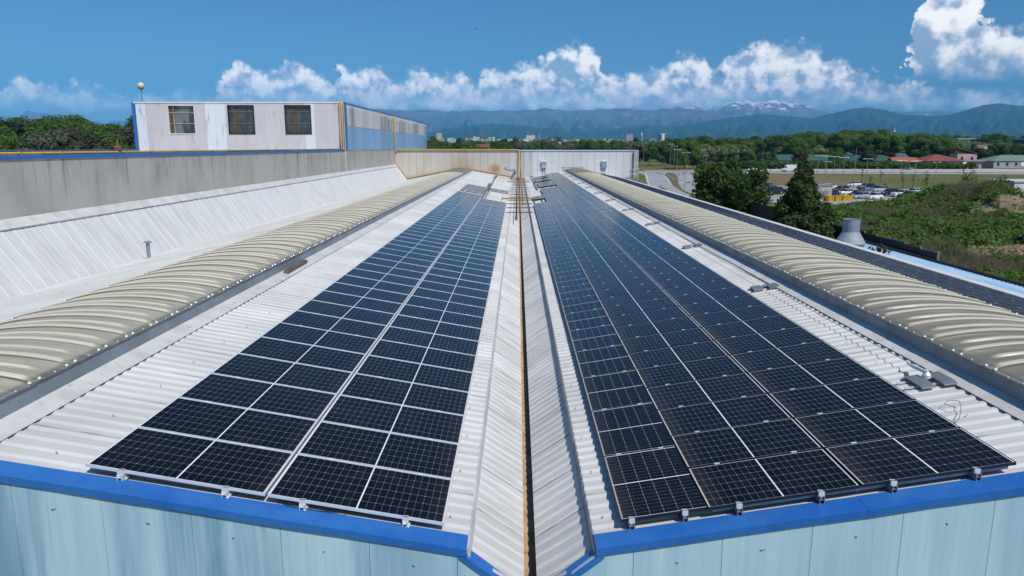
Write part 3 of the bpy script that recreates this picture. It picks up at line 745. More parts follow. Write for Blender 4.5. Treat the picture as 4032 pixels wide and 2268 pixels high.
def solar(fm, cm, LW, SW, mw, label, group, clamp_edge='y', individual=True):
    if not individual:
        far_stuff.append((fm, cm, mw)); return
    e = bpy.data.objects.new('solar_module', None); COL.objects.link(e); e.empty_display_size = .2
    j = Matrix.Translation((0, 0, rnd.uniform(-.003, .003))) @ Matrix.Rotation(rnd.uniform(-.0012, .0012), 4, 'X')
    e.matrix_world = mw @ j
    tag(e, label, 'solar panel', group)
    link('frame', fm, e); link('cell_sheet', cm, e)
    for q in (.22, .79):
        c = link('mid_clamp', CLAMP, e)
        if clamp_edge == 'y': c.location = (LW * q, SW + .004, 0)
        elif clamp_edge == 'x': c.location = (LW + .004, SW * q, 0); c.rotation_euler = (0, 0, -math.pi / 2)
    return e
gL, gR, gE = 'silver framed solar panels on the left slope', 'black framed solar panels on the right slope', 'dark solar panels on the east slope'
# left: two columns of long panels, upper ends towards the skylight
X0, Z0, Y0 = -5.005, -3.608, 7.784
cX, cZ = math.cos(AL), -math.sin(AL)
for col, rows in ((0, list(range(46)) + [48, 49, 50, 51, 52, 53, 54, 55]), (1, list(range(43)) + [53, 54, 55])):
    s = col * (LWL + .026)
    for k in rows:
        yy = Y0 + k * SPL
        if col == 0 and k > 46: yy = 63.3 + (k - 48) * SPL
        if col == 1 and k > 50: yy = 69.2 + (k - 53) * SPL
        far = k > 46 or (col == 1 and k > 50)
        if col == 0 and k > 46:
            lab = f'silver framed panel, {ordinal(k-47)} row of the small far group left of the conduit'
        elif far: lab = f'silver framed panel, {ordinal(k-52)} row of the small far group right of the conduit'
        else: lab = f'silver framed solar panel, {ordinal(k+1)} from the blue edge, {"outer" if col == 0 else "inner"} column of the left slope'
        solar(FL, CL, LWL, SWL, mat_axes((X0 + s * cX, yy, Z0 + s * cZ), (cX, 0, cZ), (0, 1, 0)), lab, gL)
# right: outer, middle and inner columns
cR, sR = math.cos(AR), math.sin(AR)
xo, zo = 5.706 - LWR * cR, -3.539 - LWR * sR
xm, zm = xo - (LWR + .02) * cR, zo - (LWR + .02) * sR
YR = 7.767
for k in range(91):
    solar(FR, CR, LWR, SWR, mat_axes((xo, YR + k * SPR, zo), (cR, 0, sR), (0, 1, 0)),
          f'black framed solar panel, {ordinal(k+1)} from the blue edge, column nearest the right skylight', gR, individual=k < 50)
for k in list(range(61)) + list(range(64, 73)) + list(range(75, 81)) + list(range(82, 88)):
    solar(FR, CR, LWR, SWR, mat_axes((xm, YR + k * SPR, zm), (cR, 0, sR), (0, 1, 0)),
          f'black framed solar panel, {ordinal(k+1)} from the blue edge, middle column of the right slope', gR, individual=k < 45)
xn, zn = 1.217 + SWR * cR, -4.292 + SWR * sR
for k in list(range(27)) + [30, 31]:
    yy = 7.807 + k * 1.773 - (1.1 if k > 28 else 0)
    solar(FN, CN, LWR, SWR, mat_axes((xn, yy, zn), (0, 1, 0), (-cR, 0, -sR)),
          f'black framed solar panel, {ordinal(k+1)} from the blue edge, innermost column beside the gutter slope' if k < 29 else f'lone black framed panel in the far gap of the innermost column, {"nearer" if k == 30 else "farther"} one', gR, clamp_edge='x')
# east slope beyond the right skylight: four columns lying lengthwise
nE = 0
for k in range(3, 54):
    for c in range(4):
        x = 10.02 + (c + 1) * (SWR + .018) * .9812; z = -3.43 - .1964 * (x - 9.86) + .10
        yy = 7.9 + k * 1.773
        ind = nE < 68
        if ind: nE += 1
        solar(FE, CE, LWR, SWR, mat_axes((x, yy, z), (0, 1, 0), (-.9812, 0, .1927)),
              f'dark panel on the east slope, {ordinal(int(k)-2)} row shown, {["nearest the skylight", "second from the skylight", "second from the eave", "nearest the eave"][c]}', gE, clamp_edge='x', individual=ind)
b0 = MB(); b1 = MB(); b2 = MB()
for fm, cm, mw in far_stuff:
    b = b0 if fm is FR else b2
    b.add([mw @ v.co for v in fm.vertices], [tuple(p.vertices) for p in fm.polygons], 0)
    b.add([mw @ v.co for v in cm.vertices], [tuple(p.vertices) for p in cm.polygons], 1)
# distant panels: cells drawn from world position instead of per-panel coordinates
def far_pv():
    m, g, bs = new_mat('solar_cells_far', (.007, .010, .018), .14, 0, .5)
    return m
PVF = far_pv()
tag(b0.build('solar_modules', [M['black'], PVF]), 'distant rows of black framed panels near the end wall on the right slope', 'solar panels', None, 'stuff')
PVG = new_mat('solar_cells_far_matt', (.011, .012, .015), .42, 0, .12)[0]
tag(b2.build('solar_modules', [M['black'], PVG]), 'remaining rows of dark panels on the far east slope beyond the right skylight', 'solar panels', None, 'stuff')
# mounting rails, one pair under each column, ends showing at the blue edge
def rail(label, x, z, y0, y1, zr, group, dark=False):
    t = thing('mounting_rail', label, 'rail', (x, y0, zr), 0, group)
    b = MB(); h = z - .037 - zr
    for sx in (-.026, .026): b.box(sx - .004, sx + .004, 0, y1 - y0, 0.0, h)
    b.box(-.05, .05, 0, y1 - y0, 0, .006); b.box(-.022, .022, 0.005, y1 - y0, h * .55, h * .55 + .005)
    b.build('rail_profile', M['galv'] if dark else M['alu'], t)
    b = MB(); b.box(-.034, .034, .03, .068, h - .02, h + .043); b.box(-.034, .034, .05, .09, h + .036, h + .043); b.build('end_clamp', M['alu'], t)
    return t
for col in (0, 1):
    for j, q in enumerate((.20, .78)):
        s = col * (LWL + .026) + LWL * q; x = X0 + s * cX; z = Z0 + s * cZ
        rail(f'silver rail stub under the {"outer" if col == 0 else "inner"} left column, {"upper" if j == 0 else "lower"} of its pair', x, z, Y0 - .07, (75.6 if col == 0 else 72.6), zL(x) - .0, 'short rails under the left panels')
for nm, xb_, zb_, yend in (('outer', xo, zo, 104.5), ('middle', xm, zm, 101.5)):
    for j, q in enumerate((.20, .74)):
        x = xb_ + LWR * q * cR; z = zb_ + LWR * q * sR
        rail(f'dull rail stub under the {nm} right column, {"lower" if j == 0 else "upper"} of its pair', x, z, YR - .07, yend, zR(x), 'short rails under the right panels', True)
for j, q in enumerate((.12, .72)):
    x = 1.217 + SWR * q * cR; z = -4.292 + SWR * q * sR
    rail(f'dull rail stub under the innermost right column, {"nearer the gutter" if j == 0 else "farther from the gutter"}', x, z, 7.737, 63.5, zR(x), 'short rails under the right panels', True)
b = MB()
d = Vector((cR, 0, sR)) * ((LWR * 2 + .02) / 2 - .06); c0 = Vector((xm, YR + .05, zm)) + Vector((cR, 0, sR)) * ((LWR * 2 + .02) / 2 + .0) - Vector((0, 0, .062))
b.obox(c0, d, (0, .014, 0), (0, 0, .024)); tag(b.build('cross_rail', M['galv']), 'long grey rail lying under the front edge of the black framed panels', 'rail')
# ------------------------------------------------------------------ pipes, conduits and small roof equipment
def pipe(b, pts, r, mi=0, n=10): b.tube(pts, r, n, mi)
t = thing('gas_pipe', 'yellow gas pipe along the blue coping of the concrete wall, rising at the block corner', 'pipe', (-18.0, 76, -.3))
b = MB(); pipe(b, [(-18.02, 10, -.23), (-18.02, 40, -.225), (-18.02, 75.7, -.225)], .055)
pipe(b, [(-18.02, 75.6, -.225), (-18.02, 75.88, -.12), (-18.02, 75.9, 0), (-18.02, 75.9, 4.3), (-18.0, 76.1, 4.52), (-18.0, 77, 4.56)], .085)
b.build('pipe_run', M['yellow'], t, smooth=True)
b = MB(); pipe(b, [(-18.32, 75.9, -.3), (-18.32, 75.9, 4.35), (-18.2, 76.0, 4.5)], .06); b.build('pipe_branch', M['yellow'], t, smooth=True)
b = MB()
for y in np.arange(12, 75, 2.4): b.box(-18.09, -17.95, y, y + .05, -.29, -.165)
tag(b.build('pipe_clip', weather('yellow_clip', (.45, .27, .05), (.3, .18, .05), 3), t), kind='stuff')
b = MB(); b.lathe([(.13, 0), (.16, .05), (.16, .14), (.05, .2), (.05, .32), (.02, .5), (0, .5)], (-18.02, 33.0, -.12), 10); b.build('valve', M['rust'], t, smooth=True); rebase(t)
t = thing('gas_pipe', 'yellow gas pipe along the end wall top dropping into the valley gutter', 'pipe', (0, 106, -.4))
b = MB(); pipe(b, [(-17.7, 106.2, 4.4), (-17.72, 106.2, .2), (-17.72, 106.3, -.2), (-17.4, 106.78, -.36), (-16, 106.8, -.37), (-.1, 106.8, -.39), (.08, 106.8, -.42), (.13, 106.8, -.6), (.13, 106.8, -4.1), (.16, 106.5, -4.3), (.16, 104, -4.36)], .085)
b.build('pipe_run', M['yellow'], t, smooth=True)
b = MB(); pipe(b, [(.47, 106.85, -.42), (.47, 106.85, -4.15), (.44, 106.4, -4.36), (.43, 104, -4.37), (.42, 62, -4.37), (.40, 59, -4.36), (.40, 58.5, -4.6)], .055); b.build('pipe_branch', M['oldyellow'], t, smooth=True)
b = MB(); pipe(b, [(.16, 104, -4.36), (.16, 50, -4.37), (.2, 49.4, -4.42)], .075); b.build('valley_run', weather('rusted_yellow', (.30, .17, .05), (.16, .075, .03), 1.2, c3=(.45, .28, .06), s3=3), t, smooth=True); rebase(t)
for k in range(15):
    y = 50 + 3.85 * k
    if y > 105: break
    h = .98 if k < 8 else .85
    b = MB(); b.tube([(-h - .05 * (k % 3), y, -4.44), (h + .28, y, -4.43)], .038, 6)
    tag(b.build('support_bar', weather('rusty_bar', (.10, .07, .055), (.06, .045, .04), 3)), f'dark rusty cross bar over the valley gutter, {ordinal(k+1)} from the camera', 'pipe support', 'cross bars carrying the pipes over the valley gutter')
for y, lab in ((60.2, 'larger yellow inverted U frame spanning the valley, the nearer one'), (92.0, 'smaller yellow inverted U frame spanning the valley close to the end wall')):
    b = MB(); zt = -4.20 if y < 70 else -4.26
    b.tube([(-1.32, y, -4.40), (-1.32, y, zt - .06), (-1.27, y, zt), (1.42, y, zt), (1.47, y, zt - .06), (1.47, y, -4.40)], .05, 8)
    tag(b.build('pipe_frame', M['oldyellow'], smooth=True), lab, 'pipe frame')
b = MB(); b.tube([(-.12, 105, -4.40), (-.11, 80, -4.395), (-.13, 60, -4.40), (-.12, 48, -4.41), (-.15, 45.5, -4.5)], .028, 6)
tag(b.build('valley_cable', M['cable']), 'dark cable running on the cross bars left of the rusty pipe', 'cable')
# cable conduits
t = thing('cable_conduit', 'raised grey cable conduit running up the left slope between the panel columns', 'conduit', (-2.86, 57.5, zL(-2.86)))
b = MB(); zc = zL(-2.86) + .16
pts = [(-2.86, 57.6, zc - .05), (-2.86, 66, zc), (-2.84, 68.3, zc + .02), (-2.80, 68.9, zc + .38), (-2.80, 72.5, zc + .36), (-2.84, 74, zc + .05), (-2.86, 86.5, zc), (-2.84, 88.5, zc + .28), (-2.84, 97.5, zc + .26), (-2.86, 99, zc + .1), (-2.86, 105.8, zc + .1)]
b.tube(pts, .075, 8); b.tube([(p[0] + .22, p[1], p[2] - .02) for p in pts[:6]], .05, 6); b.build('duct', M['galv'], t)
b = MB()
for y in (59, 64, 69, 72.5, 78, 84, 88.5, 93, 97.5, 103): b.tube([(-2.86, y, zL(-2.86)), (-2.86, y, zc + (.3 if y in (69, 72.5, 88.5, 97.5) else 0))], .03, 6)
tag(b.build('bracket', M['rust'], t), kind='stuff'); rebase(t)
t = thing('cable_conduit', 'dark cable conduit stepping along the lower edge of the right panel groups', 'conduit', (2.0, 75, zR(2.0)))
b = MB(); zc = zR(1.98) + .12
b.tube([(1.98, 73.2, zc - .05), (1.98, 74, zc + .05), (1.96, 79.5, zc + .08), (1.98, 85.5, zc + .14), (1.98, 86.6, zc), (1.98, 96, zc), (1.99, 98, zc + .22), (1.9, 100.5, zc + .25), (1.8, 101.2, zc - .05)], .07, 8); b.build('duct', M['galv'], t)
b = MB()
for y in (75, 80, 85, 90, 95, 99): b.tube([(1.98, y, zR(1.98) - .02), (1.98, y, zc + .05)], .03, 6)
tag(b.build('bracket', M['rust'], t), kind='stuff'); rebase(t)
b = MB(); b.tube([(-2.82, 7.84, -4.04), (-2.78, 7.77, -4.08), (-2.70, 7.745, -4.09), (-2.55, 7.735, -4.115), (-2.30, 7.74, -4.16), (-2.02, 7.76, -4.205), (-1.85, 7.84, -4.23)], .0045, 6)
tag(b.build('panel_cable', M['cable']), 'thin black cable looping out from under the silver panels at the blue edge', 'cable')
b = MB(); z = zR(6.0) + .02
b.tube([(5.75, 9.05, z - .02), (5.95, 9.25, z + .03), (6.15, 9.55, z + .06), (6.22, 9.72, z + .10), (6.12, 9.80, z + .08), (6.0, 9.70, z + .06), (6.1, 9.56, z + .05)], .005, 6)
tag(b.build('wire_scrap', M['galv']), 'loop of loose wire lying on the sheets near the right front corner', 'wire')
b = MB(); b.obox((-6.42, 20.6, -3.40), (.065, .01, -.012), (-.012, .98, .0), (.01, 0, .05)); tag(b.build('plank', weather('brown_plank', (.16, .12, .10), (.10, .075, .065), 4), bevel=.012), 'short brown plank lying against the left skylight kerb', 'plank')
t = thing('vent_pipe', 'grey vent pipe with a flat cap in the left roof valley', 'vent', (-15.75, 30.4, -4.66))
b = MB(); b.lathe([(.10, 0), (.085, .05), (.075, .06), (.075, .66), (0, .66)], (0, 0, 0), 14); b.build('stem', M['zinc'], t, smooth=False)
b = MB(); b.lathe([(.0, .645), (.165, .66), (.17, .70), (.10, .73), (0, .735)], (0, 0, 0), 16); b.build('cap', M['zinc'], t)
t = thing('exhaust_duct', 'bent silver exhaust duct sticking out beside the end wall left of the gutter', 'duct', (-1.0, 101, -4.42))
b = MB(); b.tube([(.05, .4, -.05), (.12, .3, .25), (.45, .2, .72), (.62, .1, .98)], .17, 14); b.build('stem', M['zinc'], t, smooth=True)
b = MB(); b.tube([(.62, .1, .95), (.66, .05, 1.12), (.5, -.05, 1.26), (.2, -.15, 1.32), (-.35, -.35, 1.38), (-.75, -.5, 1.5)], .20, 14, caps=False); b.tube([(-.35, -.35, 1.38), (-.62, -.45, 1.45)], .17, 12, 0); b.build('outlet', weather('bright_duct', (.60, .62, .64), (.45, .47, .5), 5, rough=.3, metal=.8), t, smooth=True)
# inverter cabinets on the end wall
def inverter(x, z, lab, tone):
    t = thing('inverter_cabinet', lab, 'cabinet', (x, 106.98, z))
    b = MB(); b.box(-.36, .36, -.34, -.02, 0, .92); o = b.build('housing', tone, t, bevel=.03)
    b = MB(); b.prism_x([(-.40, .95), (-.02, 1.02), (-.02, .98), (-.40, .91)], -.42, .42); b.build('rain_hood', M['white'], t)
    b = MB()
    for sx in (-.17, .17): b.tube([(sx, -.12, 0), (sx, -.12, -.95), (sx * 1.1, -.3, -1.25)], .055, 8)
    b.build('cable_duct', M['rust'] if False else M['galv'], t)
    b = MB(); b.add([(-.26, -.345, .42), (.26, -.345, .36), (.30, -.345, .82), (-.24, -.345, .86)], [(0, 1, 2, 3)]); b.build('cover_sheet', weather('blue_grey_cover', (.20, .29, .38), (.36, .42, .46), 5, rough=.3), t)
inverter(3.83, -3.02, 'wall mounted cabinet wrapped in crumpled silver sheet, left one of the pair', weather('crumpled_silver', (.60, .62, .62), (.42, .44, .45), 6, rough=.3, metal=.3, bumpy=.5))
inverter(12.58, -2.98, 'wall mounted cabinet with a blue grey cover, right one of the pair', weather('blue_grey_housing', (.27, .36, .42), (.2, .28, .33), 3, rough=.4))
# guard rail at the end of the right skylight and the access platform
def railing(t, name, x0, x1, y, z0, z1, npost, mids=1, r=.022, mat=None, y1=None, z0b=None):
    b = MB(); y1 = y if y1 is None else y1
    for k in range(npost):
        f = k / (npost - 1); b.tube([(x0 + (x1 - x0) * f, y + (y1 - y) * f, z0), (x0 + (x1 - x0) * f, y + (y1 - y) * f, z1)], r, 6)
    for k in range(mids + 1):
        z = z1 - (z1 - z0) * k / (mids + 1); b.tube([(x0 - .12, y, z), (x1 + .12, y1, z)], r, 6)
    return b.build(name, mat or M['white'], t)
t = thing('guard_rail', 'thin white guard rail on the end wall above the right skylight', 'railing', (8.4, 106.3, -3.2)); railing(t, 'rail_frame', 6.95, 9.85, 106.4, -3.2, -2.02, 3); rebase(t)
t = thing('access_platform', 'white railed access platform and ladder at the right end of the end wall', 'platform', (15.3, 104.5, -11))
b = MB(); b.box(13.4, 17.1, 103.9, 105.3, -4.55, -4.47); b.box(13.4, 17.1, 103.88, 103.9, -4.62, -4.25); b.build('deck', M['galv'], t)
b = MB()
b.tube([(13.3, 103.9, -3.35), (17.2, 103.9, -3.05)], .035, 6); b.tube([(13.3, 103.9, -3.98), (17.2, 103.9, -3.75)], .035, 6)
for x in (14.6, 15.9, 17.1): b.tube([(x, 103.9, -4.5), (x, 103.9, -3.1)], .03, 6)
b.build('handrail', M['white'], t)
b = MB()
for x, y in ((16.2, 104), (17.0, 104), (16.2, 105.2), (17.0, 105.2)): b.box(x - .05, x + .05, y - .05, y + .05, -11, -3.1)
for k in range(14): b.box(16.2, 17.0, 104.55, 104.6, -10.7 + k * .5, -10.66 + k * .5)
b.box(15.2, 17.1, 103.95, 104.0, -5.35, -5.28); b.build('ladder_tower', M['galv'], t); rebase(t)
# safety line with its anchors
LY = [96.3, 88.7, 80.8, 72.75, 65.0, 57.2, 49.5, 41.65, 33.9, 26.1, 18.27, 10.71]
XLn = 6.35
anch = []
def make_anchor(end):
    t = thing('lifeline_anchor', 'x', 'anchor')
    b = MB()
    if end:
        for sy in (-.11, .13): b.box(-.42, .40, sy - .022, sy + .022, .0, .018)
        b.build('base_strip', M['alu'], t)
        b = MB()
        for sx in (-.16, .17):
            b.prism_x([(-.30, .05), (-.20, .075), (.20, .075), (.30, .03), (.30, .02), (.2, .05), (-.2, .05), (-.3, .03)], sx - .10, sx + .10)
        b.build('plate', M['galv'], t, bevel=.01)
        b = MB(); b.lathe([(.06, .06), (.06, .12), (.035, .15), (.035, .19), (0, .19)], (0, .05, 0), 10); b.tube([(0, .05, .15), (0, .45, .13), (0, .62, .12)], [.03, .035, .015], 8); b.build('eyelet', M['alu'], t)
    else:
        for sx in (-.20, .20):
            b.box(sx - .13, sx + .13, -.17, .17, .055, .066)
            for sy in (-.13, .13): b.box(sx - .12, sx + .12, sy - .035, sy + .035, 0, .055)
        b.box(-.10, .10, -.04, .04, .06, .075); b.build('plate', M['galv'], t)
        b = MB(); b.lathe([(.03, .07), (.03, .12), (.018, .13), (.018, .15), (0, .15)], (0, 0, 0), 8); b.build('eyelet', M['alu'], t)
    return t
a_mid = make_anchor(False); a_end = make_anchor(True)
for k, y in enumerate(LY[::-1]):
    lab = 'front end anchor of the safety line, a spread steel plate with eyelet and strips' if k == 0 else f'flat steel anchor plate under the safety line, {ordinal(k)} after the front end anchor'
    o = a_end if k == 0 else (a_mid if k == 1 else dup(a_mid))
    o['label'] = lab; o['group'] = 'anchors of the safety line on the right slope'
    o.matrix_world = Matrix.Translation((XLn, y, zR(XLn) + .002)) @ Matrix.Rotation(-AR, 4, 'Y')
t = thing('lifeline_post', 'small T-shaped steel post ending the safety line at the end wall', 'anchor', (6.6, 105.9, zR(6.6)))
b = MB(); b.tube([(0, 0, 0), (0, 0, .6)], .05, 8); b.build('post', M['galv'], t)
b = MB(); b.box(-.3, .3, -.06, .06, .6, .68); b.build('head', M['galv'], t)
pts = [(6.6, 105.9, zR(6.6) + .5)]
ys = LY + []
for k, y in enumerate(ys):
    pts.append((XLn, y + (.6 if k == len(ys) - 1 else 0), zR(XLn) + .14))
    if k < len(ys) - 1: pts.append((XLn, (y + ys[k + 1]) / 2, zR(XLn) + .105))
b = MB(); b.tube(pts, .0075, 5); tag(b.build('lifeline_cable', M['galv']), 'thin steel safety cable running along the right slope beside the skylight', 'cable')

# ------------------------------------------------------------------ east side: blue canopy roof, dark fence, ventilation stack
t = thing('side_canopy', 'low pale blue corrugated canopy roof below the east eave', 'canopy', (18.5, 40, -11))
corr(14.85, -5.95, 22.55, -6.10, 14, 47.5, pitch=.30, h=.05, nx=3).build('roof_sheet', weather('sky_blue_sheet', (.22, .40, .58), (.34, .49, .63), .6, (1, .4, 1), rough=.8, spec=.15, c3=(.52, .60, .66), s3=3), t)
b = MB(); b.box(22.5, 22.66, 14, 47.5, -6.22, -5.98); b.build('gutter', new_mat('black_gutter', (.015, .016, .018), .6)[0], t)
b = MB()
for y in range(16, 47, 6): b.box(22.3, 22.5, y, y + .2, -11, -6.2)
b.build('column', M['galv'], t); rebase(t)
t = thing('panel_fence', 'dark panel fence with pale concrete posts between the blue canopy and the brush', 'fence', (22.8, 60, -11))
b = MB(); b2 = MB(); y = 38.9
while y < 90:
    x = 22.75 + (y - 38.9) * .052
    b.box(x, x + .05, y + .07, y + 1.83, -11, -5.60 - .05 * math.sin(y)); b2.box(x - .03, x + .07, y - .045, y + .045, -11, -5.54); y += 1.9
dk = weather('dark_fence_board', (.028, .03, .03), (.045, .045, .042), 2, rough=.7)
b.build('panel', dk, t); b2.build('post', weather('grey_post', (.26, .25, .24), (.18, .17, .16), 2, rough=.9), t); rebase(t)
t = thing('ventilation_stack', 'grey double cone ventilation stack standing on the blue canopy roof', 'vent', (18.55, 40.2, -6.25))
b = MB(); b.lathe([(.42, 0), (.42, .25), (.78, .95), (.78, .98), (.785, 1.0)], (0, 0, 0), 32); o1 = b.build('lower_cone', M['zinc'], t)
b = MB(); b.lathe([(.79, .97), (.80, 1.0), (.79, 1.03), (.46, 1.60), (.455, 1.61)], (0, 0, 0), 32); b.build('upper_cone', weather('mid_grey_sheet', (.30, .34, .38), (.25, .28, .32), 2, rough=.6, metal=.05), t)
b = MB(); b.lathe([(.45, 1.60), (.46, 1.62), (.445, 1.64), (.445, 1.95), (.455, 1.97), (.445, 1.99), (.445, 2.30), (.46, 2.31), (.44, 2.33), (.40, 2.31), (.40, 1.7)], (0, 0, 0), 32); b.build('collar', M['zinc'], t)
# globe lamp beyond the block
t = thing('globe_lamp', 'white globe lamp on a thin pole rising behind the window block', 'lamp', (-46.6, 92.0, -11))
b = MB(); b.tube([(0, 0, 0), (0, 0, 18.0)], [.14, .07], 8); b.build('pole', M['zinc'], t)
b = MB(); b.lathe([(.43 * math.sin(a), 18.4 - .43 * math.cos(a)) for a in np.linspace(0.02, math.pi - .02, 14)], (0, 0, 0), 20); b.build('globe', new_mat('opal_globe', (.62, .60, .56), .3)[0], t, smooth=True)
# ------------------------------------------------------------------ ground, roads, car park
def slab(name, poly, dz, mat, label=None, step=None, kind='structure'):
    """sheet laid over the ground: polygon strips given as pairs of points (left, right) along its run"""
    P = []
    for (xa, ya), (xb, yb) in poly: P.append([(xa + (xb - xa) * f, ya + (yb - ya) * f) for f in np.linspace(0, 1, 7)])
    Q = []
    for i in range(len(P) - 1):
        for k in range(6): Q.append([(P[i][j][0] + (P[i + 1][j][0] - P[i][j][0]) * k / 6, P[i][j][1] + (P[i + 1][j][1] - P[i][j][1]) * k / 6) for j in range(7)])
    Q.append(P[-1])
    b = MB().grid([[(x, y, ground_z(x, y) + dz) for x, y in row] for row in Q]); o = b.build(name, mat)
    o['kind'] = kind
    if label: o['label'] = label
    return o
M['asphalt'] = weather('asphalt', (.35, .34, .355), (.28, .275, .285), .25, rough=.9, c3=(.34, .33, .33), s3=.9)
M['gravel'] = weather('white_gravel', (.52, .49, .46), (.43, .40, .37), .4, rough=.95, c3=(.32, .29, .26), s3=6)
M['kerb'] = weather('kerb_concrete', (.42, .41, .39), (.33, .32, .3), 2, rough=.9)
def grass_mat():
    m, g, b = new_mat('meadow', (.10, .13, .04), .95, 0, .1)
    co = g.coord(); n1 = g.noise(co, .05, 6, .62); n2 = g.noise(co, .9, 5, .7); x, y, z = g.sep(co)
    c = g.mix(g.ramp(n1, .38, .62), (.085, .125, .030), (.16, .125, .060))
    c = g.mix(g.ramp(n2, .45, .75, 0, .6), c, (.21, .19, .085))
    br = g.M('MULTIPLY', g.M('MULTIPLY', g.ramp(x, 118, 92), g.ramp(x, 55, 66)), g.M('MULTIPLY', g.ramp(y, 200, 212), g.ramp(y, 262, 250)))
    c = g.mix(g.M('MULTIPLY', br, .8), c, g.mix(g.ramp(n2, .4, .7), (.17, .125, .065), (.24, .19, .11)))
    far = g.ramp(y, 420, 700); c = g.mix(far, c, g.mix(g.ramp(n1, .42, .6), (.05, .085, .025), (.13, .14, .05)))
    g.put(b.inputs['Base Color'], c); bump(g, b, n2, .6, .15); return m
M['grass'] = grass_mat()
xs = np.concatenate([np.linspace(-24000, -900, 14), np.linspace(-700, -120, 12), np.linspace(-100, 260, 73), np.linspace(300, 900, 13), np.linspace(1300, 24000, 14)])
ys = np.concatenate([np.linspace(-600, -50, 5), np.linspace(0, 320, 65), np.linspace(335, 700, 16), np.linspace(800, 4000, 14), np.linspace(5000, 26000, 10)])
def gz_far(x, y):
    if y <= 4000: return ground_z(x, y)
    return ground_z(x, 4000) + .004 * (y - 4000)
tag(MB().grid([[(x, y, gz_far(x, y)) for y in ys] for x in xs]).build('ground', M['grass'], smooth=True), kind='structure')
slab('car_park', [((28, 112), (60, 118)), ((38, 130), (74, 134)), ((47, 150), (91, 152)), ((55, 172), (92, 175)), ((62, 192), (92, 192)), ((66, 206), (97, 206))], .035, M['asphalt'])
slab('access_road', [((45.3, 278), (56, 276)), ((42.8, 246), (49.6, 246)), ((40, 228), (47.5, 228)), ((37.5, 210), (45, 212)), ((34, 186), (41.8, 187)), ((30, 150), (38, 150)), ((24, 100), (36, 108))], .04, M['asphalt'])
slab('access_road', [((58.5, 278), (66, 284)), ((52.5, 240), (58.5, 245)), ((48.5, 221), (54.5, 224)), ((43, 190), (51, 190)), ((40, 160), (48, 160)), ((38, 135), (47, 140))], .045, M['asphalt'])
slab('grass_island', [((42, 116), (52, 117)), ((42, 127), (56, 128)), ((44, 140), (52, 142)), ((46, 146), (49, 147))], .11, M['grass'])
slab('grass_island', [((66, 196), (74, 196)), ((61, 178), (66, 178)), ((57, 168), (60, 168))], .10, M['grass'])
slab('main_road', [((-160, 296), (-160, 308)), ((-40, 288), (-40, 301)), ((47, 272), (50, 288)), ((87, 264), (95, 280)), ((139, 259), (150, 275)), ((175, 254), (188, 268)), ((420, 228), (440, 240))], .05, M['asphalt'])
slab('gravel_path', [((50, 291), (52, 298)), ((96, 286), (99, 298)), ((151, 281), (159, 294)), ((190, 273), (197, 286)), ((420, 246), (430, 258))], .055, M['gravel'])
slab('forecourt', [((98, 300), (98, 316)), ((159, 298), (159, 316)), ((200, 290), (204, 318)), ((330, 276), (340, 300))], .05, M['gravel'])
# kerbs (striped black and white beside the approach road), the raised step 12 cm
def kerb(name, pts, lab, striped=False, w=.30):
    b = MB(); L = [Vector((x, y, ground_z(x, y))) for x, y in pts]; k = 0
    for a, c in zip(L[:-1], L[1:]):
        n = max(1, int((c - a).length / 1.6))
        for i in range(n):
            p, q = a.lerp(c, i / n), a.lerp(c, (i + .96) / n); d = (q - p) / 2; s = Vector((-d.y, d.x, 0)).normalized() * (w / 2)
            b.obox((p + q) / 2 + Vector((0, 0, .09)), d, s, (0, 0, .12), k % 2 if striped else 0); k += 1
    return tag(b.build(name, [M['white'], M['dark']] if striped else M['kerb']), lab, 'kerb')
kerb('kerb', [(51, 268), (50.1, 246), (49.2, 236), (48.3, 226), (48.3, 221), (50.5, 219.5), (52.5, 221)], 'black and white striped kerb round the tip of the grass wedge', True)
kerb('kerb', [(41.8, 117), (42, 127), (43.8, 140), (46, 146.5), (49.2, 147), (52.2, 142), (56.2, 128), (52.2, 116.8)], 'pale kerb round the grass island left of the conifer')
kerb('kerb', [(92.2, 152), (92.4, 175), (93, 190), (97.4, 206), (88, 208.5), (66, 207)], 'pale kerb along the far edges of the car park')
kerb('low_wall', [(57, 165), (60.5, 166), (64, 166.5)], 'low pale retaining wall below the dark parked cars left of the conifer', False, 1.2)
b = MB()
for (x0, y0), (x1, y1) in (((45.9, 276), (43.3, 246)), ((43.3, 246), (40.5, 228)), ((40.5, 228), (38, 211)), ((48.9, 246), (46.9, 228)), ((46.9, 228), (44.4, 212))):
    n = 8
    for i in range(n):
        a = Vector((x0 + (x1 - x0) * i / n, y0 + (y1 - y0) * i / n, 0)); c = Vector((x0 + (x1 - x0) * (i + 1) / n, y0 + (y1 - y0) * (i + 1) / n, 0))
        a.z = ground_z(a.x, a.y) + .062; c.z = ground_z(c.x, c.y) + .062
        b.add([a + Vector((-.09, 0, 0)), a + Vector((.09, 0, 0)), c + Vector((.09, 0, 0)), c + Vector((-.09, 0, 0))], [(0, 1, 2, 3)])
tag(b.build('road_marking', M['white']), kind='structure')

